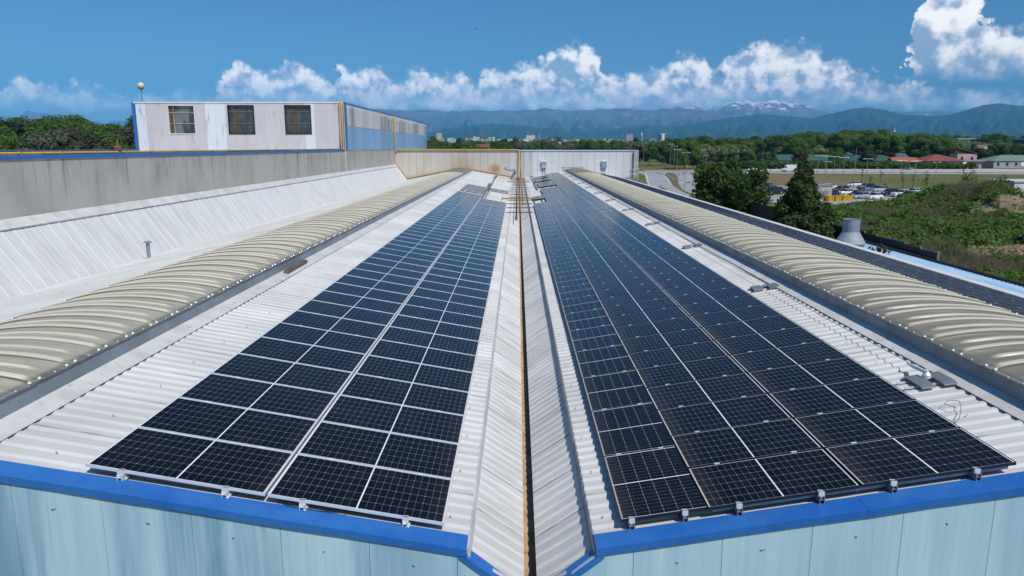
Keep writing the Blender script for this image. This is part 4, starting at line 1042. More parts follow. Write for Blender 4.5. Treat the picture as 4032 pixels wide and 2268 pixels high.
# ------------------------------------------------------------------ vehicles
M['tyre'] = new_mat('tyre_rubber', (.018, .018, .019), .8)[0]
M['rim'] = new_mat('wheel_rim', (.45, .46, .48), .35, .7)[0]
M['carglass'] = new_mat('car_glass', (.012, .016, .02), .06, 0, .7)[0]
M['lamp_red'] = new_mat('tail_lamp', (.30, .02, .015), .2)[0]
M['lamp_clear'] = new_mat('head_lamp', (.62, .64, .66), .12)[0]
def paint(name, c, metal=.0): 
    m, g, b = new_mat(name, c, .28, metal, .5); b.inputs['Coat Weight'].default_value = .6; b.inputs['Coat Roughness'].default_value = .08; return m
PT = {k: paint(k + '_paint', *v) for k, v in dict(white=((.74, .75, .76),), silver=((.50, .52, .55), .35), black=((.014, .015, .017),), dgreen=((.02, .035, .032),), greyblue=((.11, .15, .19), .3), navy=((.015, .025, .06),), maroon=((.10, .012, .03),), cream=((.70, .68, .62),), lblue=((.28, .38, .46), .2), anth=((.05, .055, .06), .2)).items()}
SHAPES = {  # length, width, height, lower-body profile (x, z top), greenhouse bottom/top x-range
 'hatch': (4.05, 1.72, 1.48, [(0, .62), (.12, .78), (.95, .92), (3.75, .98), (4.0, .86), (4.05, .55)], (.85, 3.95), (1.65, 3.45)),
 'suv': (4.5, 1.84, 1.66, [(0, .70), (.10, .92), (1.15, 1.06), (4.2, 1.10), (4.45, .98), (4.5, .6)], (1.05, 4.42), (1.75, 4.0)),
 'wagon': (4.6, 1.78, 1.47, [(0, .58), (.12, .74), (1.15, .90), (4.3, .97), (4.55, .86), (4.6, .5)], (1.05, 4.5), (1.9, 4.0)),
 'small': (3.6, 1.63, 1.49, [(0, .60), (.10, .78), (.75, .94), (3.3, .97), (3.55, .84), (3.6, .52)], (.68, 3.45), (1.35, 3.0)),
 'minivan': (3.7, 1.72, 1.60, [(0, .66), (.08, .84), (.70, 1.00), (3.45, 1.03), (3.65, .92), (3.7, .55)], (.45, 3.62), (1.35, 3.25)),
}
CAR_MESH = {}
def car(shape, x, y, rz, colour, label):
    L, W, H, prof, gb, gt = SHAPES[shape]
    t = thing('parked_car', label, 'car', (x, y, ground_z(x, y) + .04), rz, 'cars in the car park')
    ox, hw = -L / 2, W / 2
    b = MB(); P = []
    for sgn, inset, zf in ((-1, .05, 0), (-1, .0, .45), (-1, .10, 1), (1, .10, 1), (1, .0, .45), (1, .05, 0)):
        row = []
        for px, pz in prof:
            e = .10 * (1 if px < .3 or px > L - .3 else 0)
            row.append((ox + px, sgn * (hw - inset - e), .24 + (pz - .24) * zf if zf else .24))
        P.append(row)
    b.grid(P); b.add([(P[i][0]) for i in range(6)], [tuple(range(6))]); b.add([(P[i][-1]) for i in range(6)], [tuple(range(6))[::-1]])
    b.add([P[0][k] for k in range(len(prof))] + [P[5][k] for k in range(len(prof))], [(k, k + 1, k + 1 + len(prof), k + len(prof)) for k in range(len(prof) - 1)])
    b.build('body', PT[colour], t, bevel=.05)
    zb = np.interp(gb[0], [p[0] for p in prof], [p[1] for p in prof]) - .03, np.interp(gb[1], [p[0] for p in prof], [p[1] for p in prof]) - .03
    b = MB(); wb_, wt = hw - .11, hw - .30
    lo = [(ox + gb[0], -wb_ + .1, zb[0]), (ox + gb[1], -wb_ + .08, zb[1]), (ox + gb[1], wb_ - .08, zb[1]), (ox + gb[0], wb_ - .1, zb[0])]
    hi = [(ox + gt[0], -wt, H - .05), (ox + gt[1], -wt, H - .06), (ox + gt[1], wt, H - .06), (ox + gt[0], wt, H - .05)]
    b.add(lo + hi, [(4, 5, 6, 7), (0, 1, 5, 4), (1, 2, 6, 5), (2, 3, 7, 6), (3, 0, 4, 7)]); b.build('windows', M['carglass'], t)
    b = MB(); b.box(ox + gt[0] - .05, ox + gt[1] + .06, -wt - .03, wt + .03, H - .06, H)
    for fx in (.38, .72):
        xb_ = ox + gb[0] + (gb[1] - gb[0]) * fx; xt_ = ox + gt[0] + (gt[1] - gt[0]) * fx
        for sg in (-1, 1): b.obox(((xb_ + xt_) / 2, sg * (wb_ + wt) / 2 * 1.005, (np.mean(zb) + H) / 2 - .03), (.035, 0, 0), (0, .012, 0), ((xt_ - xb_) / 2, -sg * (wb_ - wt) / 2, (H - np.mean(zb)) / 2))
    b.build('roof', PT[colour], t, bevel=.02)
    r = .31 if shape != 'suv' else .35
    for fx in (.19, .80):
        for sg in (-1, 1):
            b = MB(); yc = sg * (hw - .10)
            b.tube([(ox + L * fx, yc - .11, r), (ox + L * fx, yc + .11, r)], r, 16)
            w = b.build('wheel', M['tyre'], t)
            b = MB(); b.tube([(ox + L * fx, yc + sg * .09, r), (ox + L * fx, yc + sg * .12, r)], r * .62, 12); b.build('rim', M['rim'], w)
    for sg in (-1, 1):
        b = MB(); b.box(ox + .02, ox + .30, sg * (hw - .30) - .14, sg * (hw - .30) + .14, prof[1][1] - .16, prof[1][1] - .03); b.build('headlight', M['lamp_clear'], t)
        b = MB(); b.box(ox + L - .14, ox + L - .01, sg * (hw - .22) - .09, sg * (hw - .22) + .09, .72, .92); b.build('tail_light', M['lamp_red'], t)
    return t
cars = [('hatch', 93.5, 203.5, 0, 'silver', 'silver hatchback alone at the far edge of the car park'),
 ('suv', 90.9, 190.5, .15, 'black', 'black off-road car behind the silver small minivan'),
 ('wagon', 89.7, 185.0, .12, 'greyblue', 'grey blue car between the black off-road car and the silver minivan'),
 ('minivan', 89.3, 180.0, .1, 'silver', 'silver small minivan, nearest of the middle group of cars'),
 ('hatch', 83.0, 194.0, 2.9, 'white', 'small white hatchback farthest back behind the grey cabin'),
 ('wagon', 80.5, 182.0, .35, 'maroon', 'maroon car behind the round white small car'),
 ('small', 75.8, 168.6, .25, 'cream', 'round cream white small car in the middle of the car park'),
 ('hatch', 75.6, 162.6, .3, 'dgreen', 'dark green hatchback in front of the round white small car'),
 ('wagon', 70.6, 165.2, .4, 'navy', 'dark blue car behind the yellow skip bins'),
 ('wagon', 73.9, 157.4, .45, 'silver', 'pale silver car half hidden by brush in the near row'),
 ('small', 76.0, 155.3, .35, 'white', 'white small car in the near row above the brush'),
 ('suv', 84.9, 166.6, .2, 'black', 'black car left of the white off-road car'),
 ('suv', 85.9, 163.6, .25, 'white', 'white off-road car in the right hand group'),
 ('wagon', 86.0, 160.6, .25, 'navy', 'dark blue car between the white off-road car and the pale estate car'),
 ('wagon', 85.8, 157.3, .28, 'lblue', 'long pale blue silver estate car, nearest of the right hand group'),
 ('hatch', 93.4, 172.4, .2, 'white', 'white car behind the estate car at the grass edge'),
 ('hatch', 66.4, 194.5, .3, 'dgreen', 'dark green car farthest back left of the conifer'),
 ('hatch', 64.2, 186.0, .3, 'lblue', 'pale blue car between two dark cars left of the conifer'),
 ('suv', 61.0, 173.5, .3, 'black', 'black car with a red mark on the wall left of the conifer')]
for c in cars: car(*c)
o = car('suv', 91.5, 285.0, 0, 'white', 'white off-road car driving on the main road'); o['group'] = 'traffic on the main road'; o.name = 'moving_car'
o = car('hatch', 162.3, 306.6, 1.9, 'greyblue', 'grey blue car parked before the red roofed house'); o['group'] = 'traffic on the main road'
t = thing('delivery_van', 'large white delivery van on the main road behind the conifer', 'van', (105.3, 285.0, ground_z(105, 285) + .05), math.pi)
b = MB(); b.prism([(-2.9, .35), (2.0, .35), (2.7, .45), (2.8, .95), (2.1, 1.25), (1.45, 2.15), (1.1, 2.55), (-2.75, 2.6), (-2.9, 2.4)], -.98, .98); b.build('body', PT['white'], t, bevel=.08)
b = MB(); b.add([(2.12, -.86, 1.27), (2.12, .86, 1.27), (1.50, .80, 2.13), (1.50, -.80, 2.13)], [(0, 1, 2, 3)])
for sg in (-1, 1): b.add([(1.15, sg * .99, 1.3), (1.95, sg * .99, 1.3), (1.45, sg * .99, 2.0), (1.15, sg * .99, 2.0)], [(0, 1, 2, 3)])
o = b.build('windows', M['carglass'], t); o.location.z = .012; o.location.x = .012
for x in (-1.9, 1.75):
    for sg in (-1, 1):
        b = MB(); b.tube([(x, sg * .88 - .12, .36), (x, sg * .88 + .12, .36)], .36, 16); w = b.build('wheel', M['tyre'], t)
        b = MB(); b.tube([(x, sg * 1.0, .36), (x, sg * 1.015, .36)], .2, 12); b.build('rim', M['rim'], w)
for sg in (-1, 1):
    b = MB(); b.box(2.6, 2.79, sg * .72 - .14, sg * .72 + .14, .78, .95); b.build('headlight', M['lamp_clear'], t)

# ------------------------------------------------------------------ street furniture
def tpost(x, y, ztop, lab, span=1.9, group='lamp posts of the car park'):
    zb = ground_z(x, y); t = thing('lamp_post', lab, 'lamp post', (x, y, zb), rnd.uniform(-.15, .15), group)
    b = MB(); h = ztop - zb; b.tube([(0, 0, 0), (0, 0, h)], [.085, .05], 8); b.build('pole', M['galv'], t)
    b = MB(); b.tube([(-span * .3, 0, h - .02), (span * .3, 0, h - .02)], .03, 6); b.build('arm', M['galv'], t)
    for sg in (-1, 1):
        b = MB(); b.box(sg * span * .42 - span * .16, sg * span * .42 + span * .16, -.14, .14, h - .05, h + .05); b.build('lamp_head', M['white'], t)
    return t
P1 = [(47.2, 217.9, -.7), (51.7, 242.8, .3), (53.3, 256.7, 1.0), (43.4, 189.6, -1.4), (50.4, 294.3, 1.5)]
L1 = ['lamp post at the tip of the striped kerb', 'lamp post in the middle of the grass wedge between the two roads', 'lamp post at the far end of the grass wedge', 'lamp post beside the left edge of the broad leafy tree', 'lamp post beyond the end wall corner at the road junction']
for (x, y, z), l in zip(P1, L1): tpost(x, y, z, l, group='lamp posts along the approach roads')
P2 = [(88.9, 217.6, -2.5, 'lamp post behind the conifer top, leftmost beyond the car park'), (84.2, 201.0, -2.4, 'taller of the two close lamp posts right of the conifer'), (84.8, 201.4, -3.9, 'shorter of the two close lamp posts right of the conifer'),
      (80.1, 185.9, -2.4, 'lamp post above the grey cabin'), (70.5, 158.9, -2.2, 'lamp post in front of the round white small car'), (75.6, 158.9, -2.5, 'lamp post beside the pale silver car of the near row'),
      (84.3, 161.6, -2.9, 'lamp post at the white off-road car'), (84.1, 155.2, -2.9, 'lamp post in front of the pale estate car'), (103.5, 181.7, -3.7, 'lamp post on the grass slope at the far right'), (80.2, 317.4, -1.2, 'lamp post at the road behind the broad leafy tree, taller'), (79.8, 311.9, -3.7, 'lamp post at the road behind the broad leafy tree, shorter')]
for x, y, z, l in P2: tpost(x, y, z, l)
for x, y, z, l in ((88.7, 193.2, -.1, 'tall bare mast behind the silver hatchback'), (111.6, 335.2, -.6, 'tall bare mast before the hedge right of the leafy tree'), (118.5, 361.9, -2.3, 'thinner bare mast beside the hedge'), (108.6, 434.5, 2.5, 'tallest bare mast at the forest edge'), (159.2, 420.9, -.7, 'bare mast behind the green roofed houses')):
    zb = ground_z(x, y); b = MB(); b.tube([(x, y, zb), (x, y, z)], [.09, .05], 6); tag(b.build('mast', M['galv']), l, 'mast')
def road_sign(x, y, kind, lab):
    t = thing('road_sign', lab, 'sign', (x, y, ground_z(x, y)))
    b = MB(); b.tube([(0, 0, 0), (0, 0, 2.9)], .04, 8); b.build('post', M['galv'], t)
    b = MB(); b.tube([(0, -.06, 2.5), (0, -.03, 2.5)], .42, 20); o = b.build('disc', new_mat('sign_red', (.55, .03, .03), .4)[0] if kind == 'noentry' else new_mat('sign_blue', (.03, .13, .5), .4)[0], t)
    b = MB()
    if kind == 'noentry': b.box(-.30, .30, -.075, -.062, 2.42, 2.58)
    else:
        b.obox((-.02, -.07, 2.5), (.2, 0, -.2), (0, .006, 0), (.04, 0, .04)); b.add([(.27, -.07, 2.22), (.02, -.07, 2.27), (.22, -.07, 2.47)], [(0, 1, 2)])
    b.build('symbol', M['white'], o)
road_sign(48.9, 222.0, 'noentry', 'round red no entry sign with white bar at the tip of the grass wedge'); road_sign(50.3, 222.4, 'arrow', 'round blue arrow sign right of the no entry sign'); road_sign(62.0, 268.0, 'noentry', 'red no entry sign at the far road junction left of the leafy tree')
t = thing('delineator_box', 'small yellow marker box below the blue arrow sign', 'marker', (49.6, 221.4, ground_z(49.6, 221.4))); b = MB(); b.box(-.25, .25, -.15, .15, 0, .95); b.build('housing', M['yellow'], t, bevel=.05); b = MB(); b.box(-.26, .26, -.16, .16, .95, 1.0); b.build('lid', M['white'], t)
for x, y, l in ((42.0, 240, 'white marker post at the road edge, farther one'), (39.6, 223, 'white marker post at the road edge, nearer one')):
    b = MB(); z = ground_z(x, y); b.prism([(x - .09, z), (x + .09, z), (x + .08, z + 1.3), (x - .05, z + 1.4)], y - .06, y + .06); tag(b.build('marker_post', M['white']), l, 'marker')
SK = new_mat('skip_yellow', (.62, .36, .02), .45)[0]
for x, y, rz, l in ((64.5, 150.5, .1, 'yellow skip bin partly behind the conifer'), (66.0, 150.4, .05, 'yellow skip bin right of the cabin'), (68.0, 151.7, .2, 'yellow skip bin right of the gap'), (69.3, 152.6, .2, 'yellow skip bin farthest right')):
    t = thing('skip_bin', l, 'skip', (x, y, ground_z(x, y) + .04), rz, 'yellow skip bins beside the cabin')
    b = MB(); b.prism_x([(-.5, 0), (.5, 0), (.62, 1.05), (.55, 1.05), (.45, .08), (-.45, .08), (-.55, 1.05), (-.62, 1.05)], -.58, .58); b.prism_x([(-.5, .02), (.5, .02), (.6, 1.0), (-.6, 1.0)], -.6, -.56); b.prism_x([(-.5, .02), (.5, .02), (.6, 1.0), (-.6, 1.0)], .56, .6); b.build('tub', SK, t)
    b = MB(); b.box(-.62, .62, -.66, -.60, 1.0, 1.08); b.box(-.62, .62, .60, .66, 1.0, 1.08)
    for sx in (-.3, .3): b.obox((sx, -.60, .5), (.03, 0, 0), (0, .02, 0), (0, -.05, .45))
    b.build('rim', SK, t)
t = thing('cabin', 'pale grey flat roofed cabin behind the conifer beside the yellow skips', 'cabin', (62.6, 153.0, ground_z(62, 153)))
b = MB(); b.box(-2.6, 2.6, -1.6, 1.6, 0, 3.1); b.build('wall', M['concpost'], t); b = MB(); b.box(-2.75, 2.75, -1.75, 1.75, 3.1, 3.35); b.build('roof', M['zinc'], t)
b = MB(); b.box(.9, 1.8, -1.63, -1.6, .05, 2.1); b.build('door', M['galv'], t)
b = MB(); b.box(-1.8, -.4, -1.63, -1.6, 1.1, 2.1); b.build('window', M['carglass'], t)
t = thing('white_shed', 'white shed with a dark doorway and flat roof behind the brush mound', 'building', (88, 128.5, -11))
b = MB(); b.box(-3.2, -.6, -3.5, -3.3, 0, 5.1); b.box(-.6, 9.0, -3.5, -3.3, 4.3, 5.1); b.build('wall', [M['white']], t)
b = MB(); b.box(-3.2, -3.0, -3.3, 3.8, 0, 5.1); b.box(-3.0, 9, 3.6, 3.8, 0, 5.1); b.build('side_wall', M['zinc'], t); b = MB(); b.box(-.6, 9, -2.9, -2.8, 0, 4.3); b.build('doorway', new_mat('dim_door', (.05, .055, .06), .7)[0], t)
b = MB(); b.box(-3.4, 9, -3.7, 4.0, 5.1, 5.32); b.build('roof', M['flash'], t)
# wire mesh fence and stone by the access road
t = thing('mesh_fence', 'thin wire mesh fence left of the conifer', 'fence', (37, 106, -11)); b = MB()
for k in range(9): b.tube([(-4 + k, .2 * k, 0), (-4 + k, .2 * k, 1.7)], .035, 6)
b.build('post', M['rust'], t); b = MB()
for z in np.linspace(.1, 1.6, 9): b.tube([(-4, 0, z), (4, 1.6, z)], .008, 4)
b.build('wire', M['galv'], t)
# ------------------------------------------------------------------ vegetation
def leaf_mat(name, dark, light, tip=None, trans=.36, hue=.25):
    m, g, b = new_mat(name, dark, .62, 0, .25)
    geo = g.node('ShaderNodeNewGeometry'); rv = geo.outputs['Random Per Island']
    oi = g.node('ShaderNodeObjectInfo').outputs['Random']
    n = g.noise(g.coord(), .45, 3, .5)
    f = g.M('ADD', g.M('MULTIPLY', rv, .55), g.M('MULTIPLY', g.ramp(n, .35, .65), .45))
    c = g.mix(f, dark, light)
    c = g.mix(g.M('MULTIPLY', oi, hue), c, tuple(v * k for v, k in zip(light, (1.5, 1.15, .7))))
    if tip is not None: c = g.mix(g.ramp(rv, .80, .84), c, tip)
    g.put(b.inputs['Base Color'], c)
    t = g.node('ShaderNodeBsdfTranslucent'); g.put(t.inputs[0], g.mix(.5, c, (light[0] * 1.6, light[1] * 1.7, light[2] * .8)))
    ms = g.node('ShaderNodeMixShader'); ms.inputs[0].default_value = trans
    g.l.new(b.outputs[0], ms.inputs[1]); g.l.new(t.outputs[0], ms.inputs[2])
    out = [q for q in m.node_tree.nodes if q.type == 'OUTPUT_MATERIAL'][0]; g.l.new(ms.outputs[0], out.inputs[0])
    return m
LM = {'broad': leaf_mat('leaf_mid_green', (.040, .092, .016), (.115, .205, .040)),
      'oak': leaf_mat('leaf_dark_green', (.033, .080, .016), (.090, .168, .034)),
      'light': leaf_mat('leaf_yellow_green', (.045, .085, .016), (.105, .165, .035)),
      'acacia': leaf_mat('leaf_blossom', (.060, .105, .024), (.14, .20, .055), (.42, .44, .28)),
      'conifer': leaf_mat('conifer_needles', (.019, .044, .010), (.062, .095, .021), trans=.16),
      'cedar': leaf_mat('cedar_needles', (.012, .028, .012), (.030, .055, .022), trans=.1),
      'silver': leaf_mat('leaf_silver_grey', (.07, .085, .055), (.15, .165, .11)),
      'brownish': leaf_mat('leaf_olive', (.035, .042, .018), (.075, .075, .035)),
      'purple': leaf_mat('leaf_purple', (.016, .010, .012), (.04, .02, .025)),
      'bramble': leaf_mat('bramble_leaf', (.036, .085, .014), (.125, .215, .032), hue=0),
      'dry': leaf_mat('dry_stalks', (.11, .095, .065), (.24, .205, .15), hue=0)}
LM['leafy'] = leaf_mat('leaf_fresh_green', (.027, .062, .013), (.080, .140, .030), hue=0)
M['bark'] = weather('bark', (.10, .08, .06), (.06, .05, .04), 5, (1, 1, .3), rough=.9)
def unit(v): return v / np.maximum(np.linalg.norm(v, axis=1, keepdims=True), 1e-9)
def quads(c, nrm, size, aspect=1.0, rng=nr, along=None):
    n = len(c); nrm = unit(nrm); a = rng.normal(size=(n, 3)) if along is None else along
    u = unit(a - nrm * (a * nrm).sum(1, keepdims=True)); v = np.cross(nrm, u)
    s = size[:, None] if isinstance(size, np.ndarray) else size
    u = u * s; v = v * s * aspect
    fold = nrm * s * .18
    V = np.stack([c - u * 1.0, c - v * .8 + fold, c + u * 1.0, c + v * .8 + fold], 1).reshape(-1, 3)
    return V, np.arange(4 * n).reshape(n, 4)
def ico(sub=1):
    bm = bmesh.new(); bmesh.ops.create_icosphere(bm, subdivisions=sub, radius=1)
    v = np.array([p.co[:] for p in bm.verts]); f = np.array([[q.index for q in p.verts] for p in bm.faces]); bm.free(); return v, f
ICO1, ICO2 = ico(1), ico(2)
def crown_mesh(name, lumps, per, size, mat, jitter=.55, core=.78, squash=.9, rng=nr, flat=0.0):
    """lumps (x,y,z,r): leaves scattered on and just under every lump's surface over a ragged dark-free core"""
    C = []; N = []; Sz = []; cv = []; cf = []; off = 0
    for x, y, z, r in lumps:
        n = max(6, int(per * r * r)); d = unit(rng.normal(size=(n, 3))); rad = r * (1 + .16 * rng.normal(size=n)).clip(.55, 1.35)
        C.append(np.array((x, y, z)) + d * rad[:, None] * np.array((1, 1, squash))); N.append(d + jitter * rng.normal(size=(n, 3)) + np.array((0, 0, flat))); Sz.append(size * rng.uniform(.55, 1.25, n))
        if core:
            iv, jf = ICO1; w = iv * (r * core) * (1 + .18 * rng.normal(size=(len(iv), 1))) * np.array((1, 1, squash)) + np.array((x, y, z)); cv.append(w); cf.append(jf + off); off += len(iv)
    V, F = quads(np.concatenate(C), np.concatenate(N), np.concatenate(Sz), .85, rng)
    if core:
        tv = np.concatenate(cv); tf = np.concatenate(cf); F3 = np.concatenate([tf, tf[:, 2:3]], 1)
        me = bpy.data.meshes.new(name); allv = np.concatenate([V, tv]); 
        faces = [tuple(q) for q in F] + [tuple(q + len(V)) for q in tf]
        me.from_pydata(allv.tolist(), [], faces); me.materials.append(mat); me.update(); return me
    return npmesh(name, V, F, mat, parent=False)
def lump_set(n, rx, rz, zc, rmin, rmax, rng, egg=0.0):
    out = []
    for i in range(n):
        d = rng.normal(size=3); d /= np.linalg.norm(d); q = rng.uniform(.45, 1.0) ** .5
        z = d[2] * rz * q; k = 1 - egg * (z / rz)
        out.append((d[0] * rx * q * k, d[1] * rx * q * k, zc + z, rng.uniform(rmin, rmax)))
    out.append((0, 0, zc, rx * .6)); out.append((0, 0, zc + rz * .45, rx * .45)); return out
def trunk_bm(h, r, lumps, k=6, seed=0):
    q = random.Random(seed); b = MB(); b.tube([(0, 0, -.2), (.03 * h * q.uniform(-1, 1), .02 * h, h * .4), (0, 0, h * .8)], [r, r * .7, r * .25], 8)
    for l in q.sample(lumps, min(k, len(lumps))):
        z0 = h * q.uniform(.25, .5); b.tube([(0, 0, z0), (l[0] * .5, l[1] * .5, (z0 + l[2]) / 2), (l[0] * .9, l[1] * .9, l[2])], [r * .4, r * .25, r * .08], 6)
    return b
# the two near trees
rg = np.random.default_rng(5)
LP = lump_set(58, 3.75, 3.9, 6.0, .50, 1.15, rg, .18)[:-2] + [(0, 0, 5.4, 1.7), (.4, .3, 7.4, 1.3), (-1.6, .5, 6.0, 1.2), (1.7, -.4, 5.6, 1.2)]
t = thing('leafy_tree', 'broad leafy green tree behind the east eave, left of the dark conifer', 'tree', (23.3, 80, -11), .4)
trunk_bm(7, .28, LP, 9, 3).build('trunk', M['bark'], t)
me = crown_mesh('crown', LP, 210, .21, LM['leafy'], .75, .45, .95, rg); link('crown', me, t)
t = thing('conifer_tree', 'dark irregular conifer tree behind the east eave, right of the leafy tree', 'tree', (20.9, 53.6, -11), .2)
LC = []
for i in range(250):
    f = rg.uniform(0, 1) ** .85; z = 1.2 + f * 8.4; rad = (3.5 * (1 - f) ** .85 + .12) * rg.uniform(.45, 1.08); a = rg.uniform(0, 6.283)
    LC.append((rad * math.cos(a), rad * math.sin(a), z - rad * .12, rg.uniform(.34, .62) * (1.1 - .5 * f)))
LC += [(0, 0, z, (2.1 * (1 - z / 10.2) + .1)) for z in np.linspace(2, 9.4, 8)] + [(0, 0, 9.9, .22), (.05, 0, 10.2, .14)]
trunk_bm(9.5, .24, LC, 8, 4).build('trunk', M['bark'], t)
me = crown_mesh('crown', LC, 430, .14, LM['conifer'], .55, .78, 1.05, rg); link('crown', me, t)
t = thing('conifer_tree', 'second dark conifer, lower and right behind the first one', 'tree', (23.9, 56.5, -11), 1.2)
LC2 = [(x * .8, y * .8, z * .66, r * .9) for x, y, z, r in LC]
trunk_bm(6.4, .18, LC2, 6, 5).build('trunk', M['bark'], t); link('crown', crown_mesh('crown', LC2, 520, .135, LM['conifer'], .6, .70, 1.05, rg), t)
# prototypes for the farther trees
def proto(kind, mat, seed, h, rx, n, per=60, size=.40, egg=.1, zc=.60, rz=.40):
    q = np.random.default_rng(seed)
    if kind == 'cedar':
        L = []
        for i in range(34):
            f = q.uniform(0, 1); z = h * (.30 + .68 * f); rad = rx * (1 - f) ** .7 * q.uniform(.3, 1.0) + .2; a = q.uniform(0, 6.283); L.append((rad * math.cos(a), rad * math.sin(a), z, q.uniform(.10, .17) * h * (1.05 - .6 * f)))
        me = crown_mesh('crown', L, per, size, mat, .5, .8, .34, q)
    else:
        L = lump_set(n, rx, h * rz, h * zc, rx * .30, rx * .52, q, egg); me = crown_mesh('crown', L, per, size, mat, .42, .88, .9, q)
    tr = trunk_bm(h * .8, h * .02, L, 4, seed).build('trunk', M['bark']); tm = tr.data; bpy.data.objects.remove(tr)
    return me, tm, h
PRO = {'oak1': proto('b', LM['oak'], 1, 16, 5.0, 22), 'oak2': proto('b', LM['oak'], 2, 15, 5.6, 26), 'mid1': proto('b', LM['broad'], 3, 14, 4.6, 20), 'mid2': proto('b', LM['broad'], 4, 16, 4.2, 22, egg=.2),
       'light': proto('b', LM['light'], 5, 13, 4.4, 20), 'acacia': proto('b', LM['acacia'], 6, 11, 4.4, 22, 60, .36), 'silver': proto('b', LM['silver'], 7, 12, 4.6, 20), 'olive': proto('b', LM['brownish'], 8, 12, 4.6, 18, 30, .36),
       'cedar': proto('cedar', LM['cedar'], 9, 21, 6.0, 0), 'purple': proto('b', LM['purple'], 10, 6, 2.6, 14, 40, .4), 'poplar': proto('b', LM['oak'], 12, 14, 2.2, 20, 40, .5, 0, .55, .46), 'shrub': proto('b', LM['oak'], 13, 3.0, 1.5, 16, 90, .26, 0, .52, .46)}
def plant(kind, x, y, h, name, lab, group, trunk=True, zoff=0.0, wide=1.0):
    me, tm, h0 = PRO[kind]; s = h / h0; z = ground_z(x, y) + zoff
    if trunk:
        t = thing(name, lab, 'tree', (x, y, z), rnd.uniform(0, 6.28), group); t.scale = (s * wide, s * wide, s)
        link('crown', me, t); link('trunk', tm, t)
    else:
        t = link(name, me); t.location = (x, y, z); t.rotation_euler = (0, 0, rnd.uniform(0, 6.28)); t.scale = (s * wide, s * wide, s); tag(t, lab, 'tree', group)
    return t
def ray_x(px, y): d = direc(px, 577); return d.x / d.y * y
def zpx(py, y): return y * direc(2040, py).z / direc(2040, py).y
# left wood behind the flat roof: (px, top py, distance, kind)
rr = random.Random(21)
left_special = [(60, 470, 235, 'cedar'), (-20, 500, 240, 'cedar'), (445, 483, 215, 'cedar'), (345, 490, 265, 'cedar'), (390, 490, 270, 'cedar'), (250, 517, 185, 'silver'), (205, 527, 170, 'silver'), (300, 525, 180, 'olive'), (335, 535, 175, 'olive'), (40, 515, 175, 'light'), (-20, 522, 170, 'light'), (95, 535, 172, 'mid1'), (510, 520, 200, 'olive'), (400, 515, 180, 'mid2'), (300, 478, 300, 'oak1'), (255, 480, 290, 'oak2'), (215, 482, 300, 'oak1'), (125, 482, 290, 'oak2'), (165, 492, 300, 'oak1'), (190, 490, 280, 'mid1')]
lk = {'cedar': 'tall dark cedar with tiered branches in the wood left of the window block', 'silver': 'silvery grey leaved tree in front of the left wood', 'olive': 'sparse olive brown tree in front of the left wood', 'light': 'bright yellow green rounded tree at the far left', 'mid1': 'mid green tree in the left wood', 'mid2': 'mid green upright tree in the left wood', 'oak1': 'dense dark green tree at the back of the left wood', 'oak2': 'dense dark green tree at the back of the left wood'}
for px, py, y, k in left_special:
    x = ray_x(px, y); plant(k, x, y, zpx(py, y) - ground_z(x, y), 'cedar_tree' if k == 'cedar' else 'wood_tree', lk[k], lk[k].split(' in the ')[0].split(' at the ')[0] + ' trees, left wood', wide=1.15)
for i in range(34):
    px = rr.uniform(-160, 560); y = rr.uniform(190, 330); x = ray_x(px, y); k = rr.choice(['oak1', 'oak2', 'mid1', 'mid2', 'oak1']); top = rr.uniform(496, 540) - (18 if y > 270 else 0)
    plant(k, x, y, zpx(top, y) - ground_z(x, y), 'wood_tree', lk[k], lk[k].split(' in the ')[0].split(' at the ')[0] + ' trees, left wood', wide=1.15)
# trees seen over the end wall, in front of the town
mk = {'oak1': 'dark rounded tree behind the end wall', 'oak2': 'dark rounded tree behind the end wall', 'mid1': 'mid green tree among the houses behind the end wall', 'mid2': 'mid green tree among the houses behind the end wall', 'light': 'bright yellow green tree behind the end wall', 'silver': 'greyish tree behind the end wall', 'cedar': 'dark pointed conifer among the houses behind the end wall', 'poplar': 'slim dark cypress before the town'}
def mid(k, px, py, y, name='wood_tree', wide=1.2):
    x = ray_x(px, y); plant(k, x, y, zpx(py, y) - ground_z(x, y), name, mk[k], mk[k].replace(' tree', ' trees').replace(' cypress', ' cypresses').replace(' conifer', ' conifers'), trunk=False, wide=wide)
for i in range(58):
    y = rr.uniform(330, 950); px = rr.uniform(1660, 2590); k = rr.choice(['oak1', 'oak2', 'mid1', 'mid2', 'oak2', 'silver', 'oak1'])
    top = 577 - (577 - 553) * rr.uniform(.35, .9) * (1 if y > 420 else .75)
    if 2215 < px < 2285 and y < 620: continue
    if 1870 < px < 1930 and y < 480: continue
    mid(k, px, top, y, wide=rr.uniform(1.1, 1.5))
for px, py, y, k in [(1806, 551, 560, 'oak1'), (1850, 562, 400, 'mid1'), (1893, 571, 330, 'light'), (2035, 549, 700, 'oak2'), (2250, 560, 560, 'oak2'), (2415, 548, 760, 'cedar'), (2505, 540, 900, 'cedar'), (2195, 540, 1500, 'poplar'), (2203, 542, 1400, 'poplar'), (2030, 538, 1900, 'poplar'), (1990, 545, 1000, 'cedar'), (1978, 547, 1050, 'cedar'), (1700, 545, 700, 'oak1'), (2190, 566, 420, 'oak2')]: mid(k, px, py, y, wide=1.25)
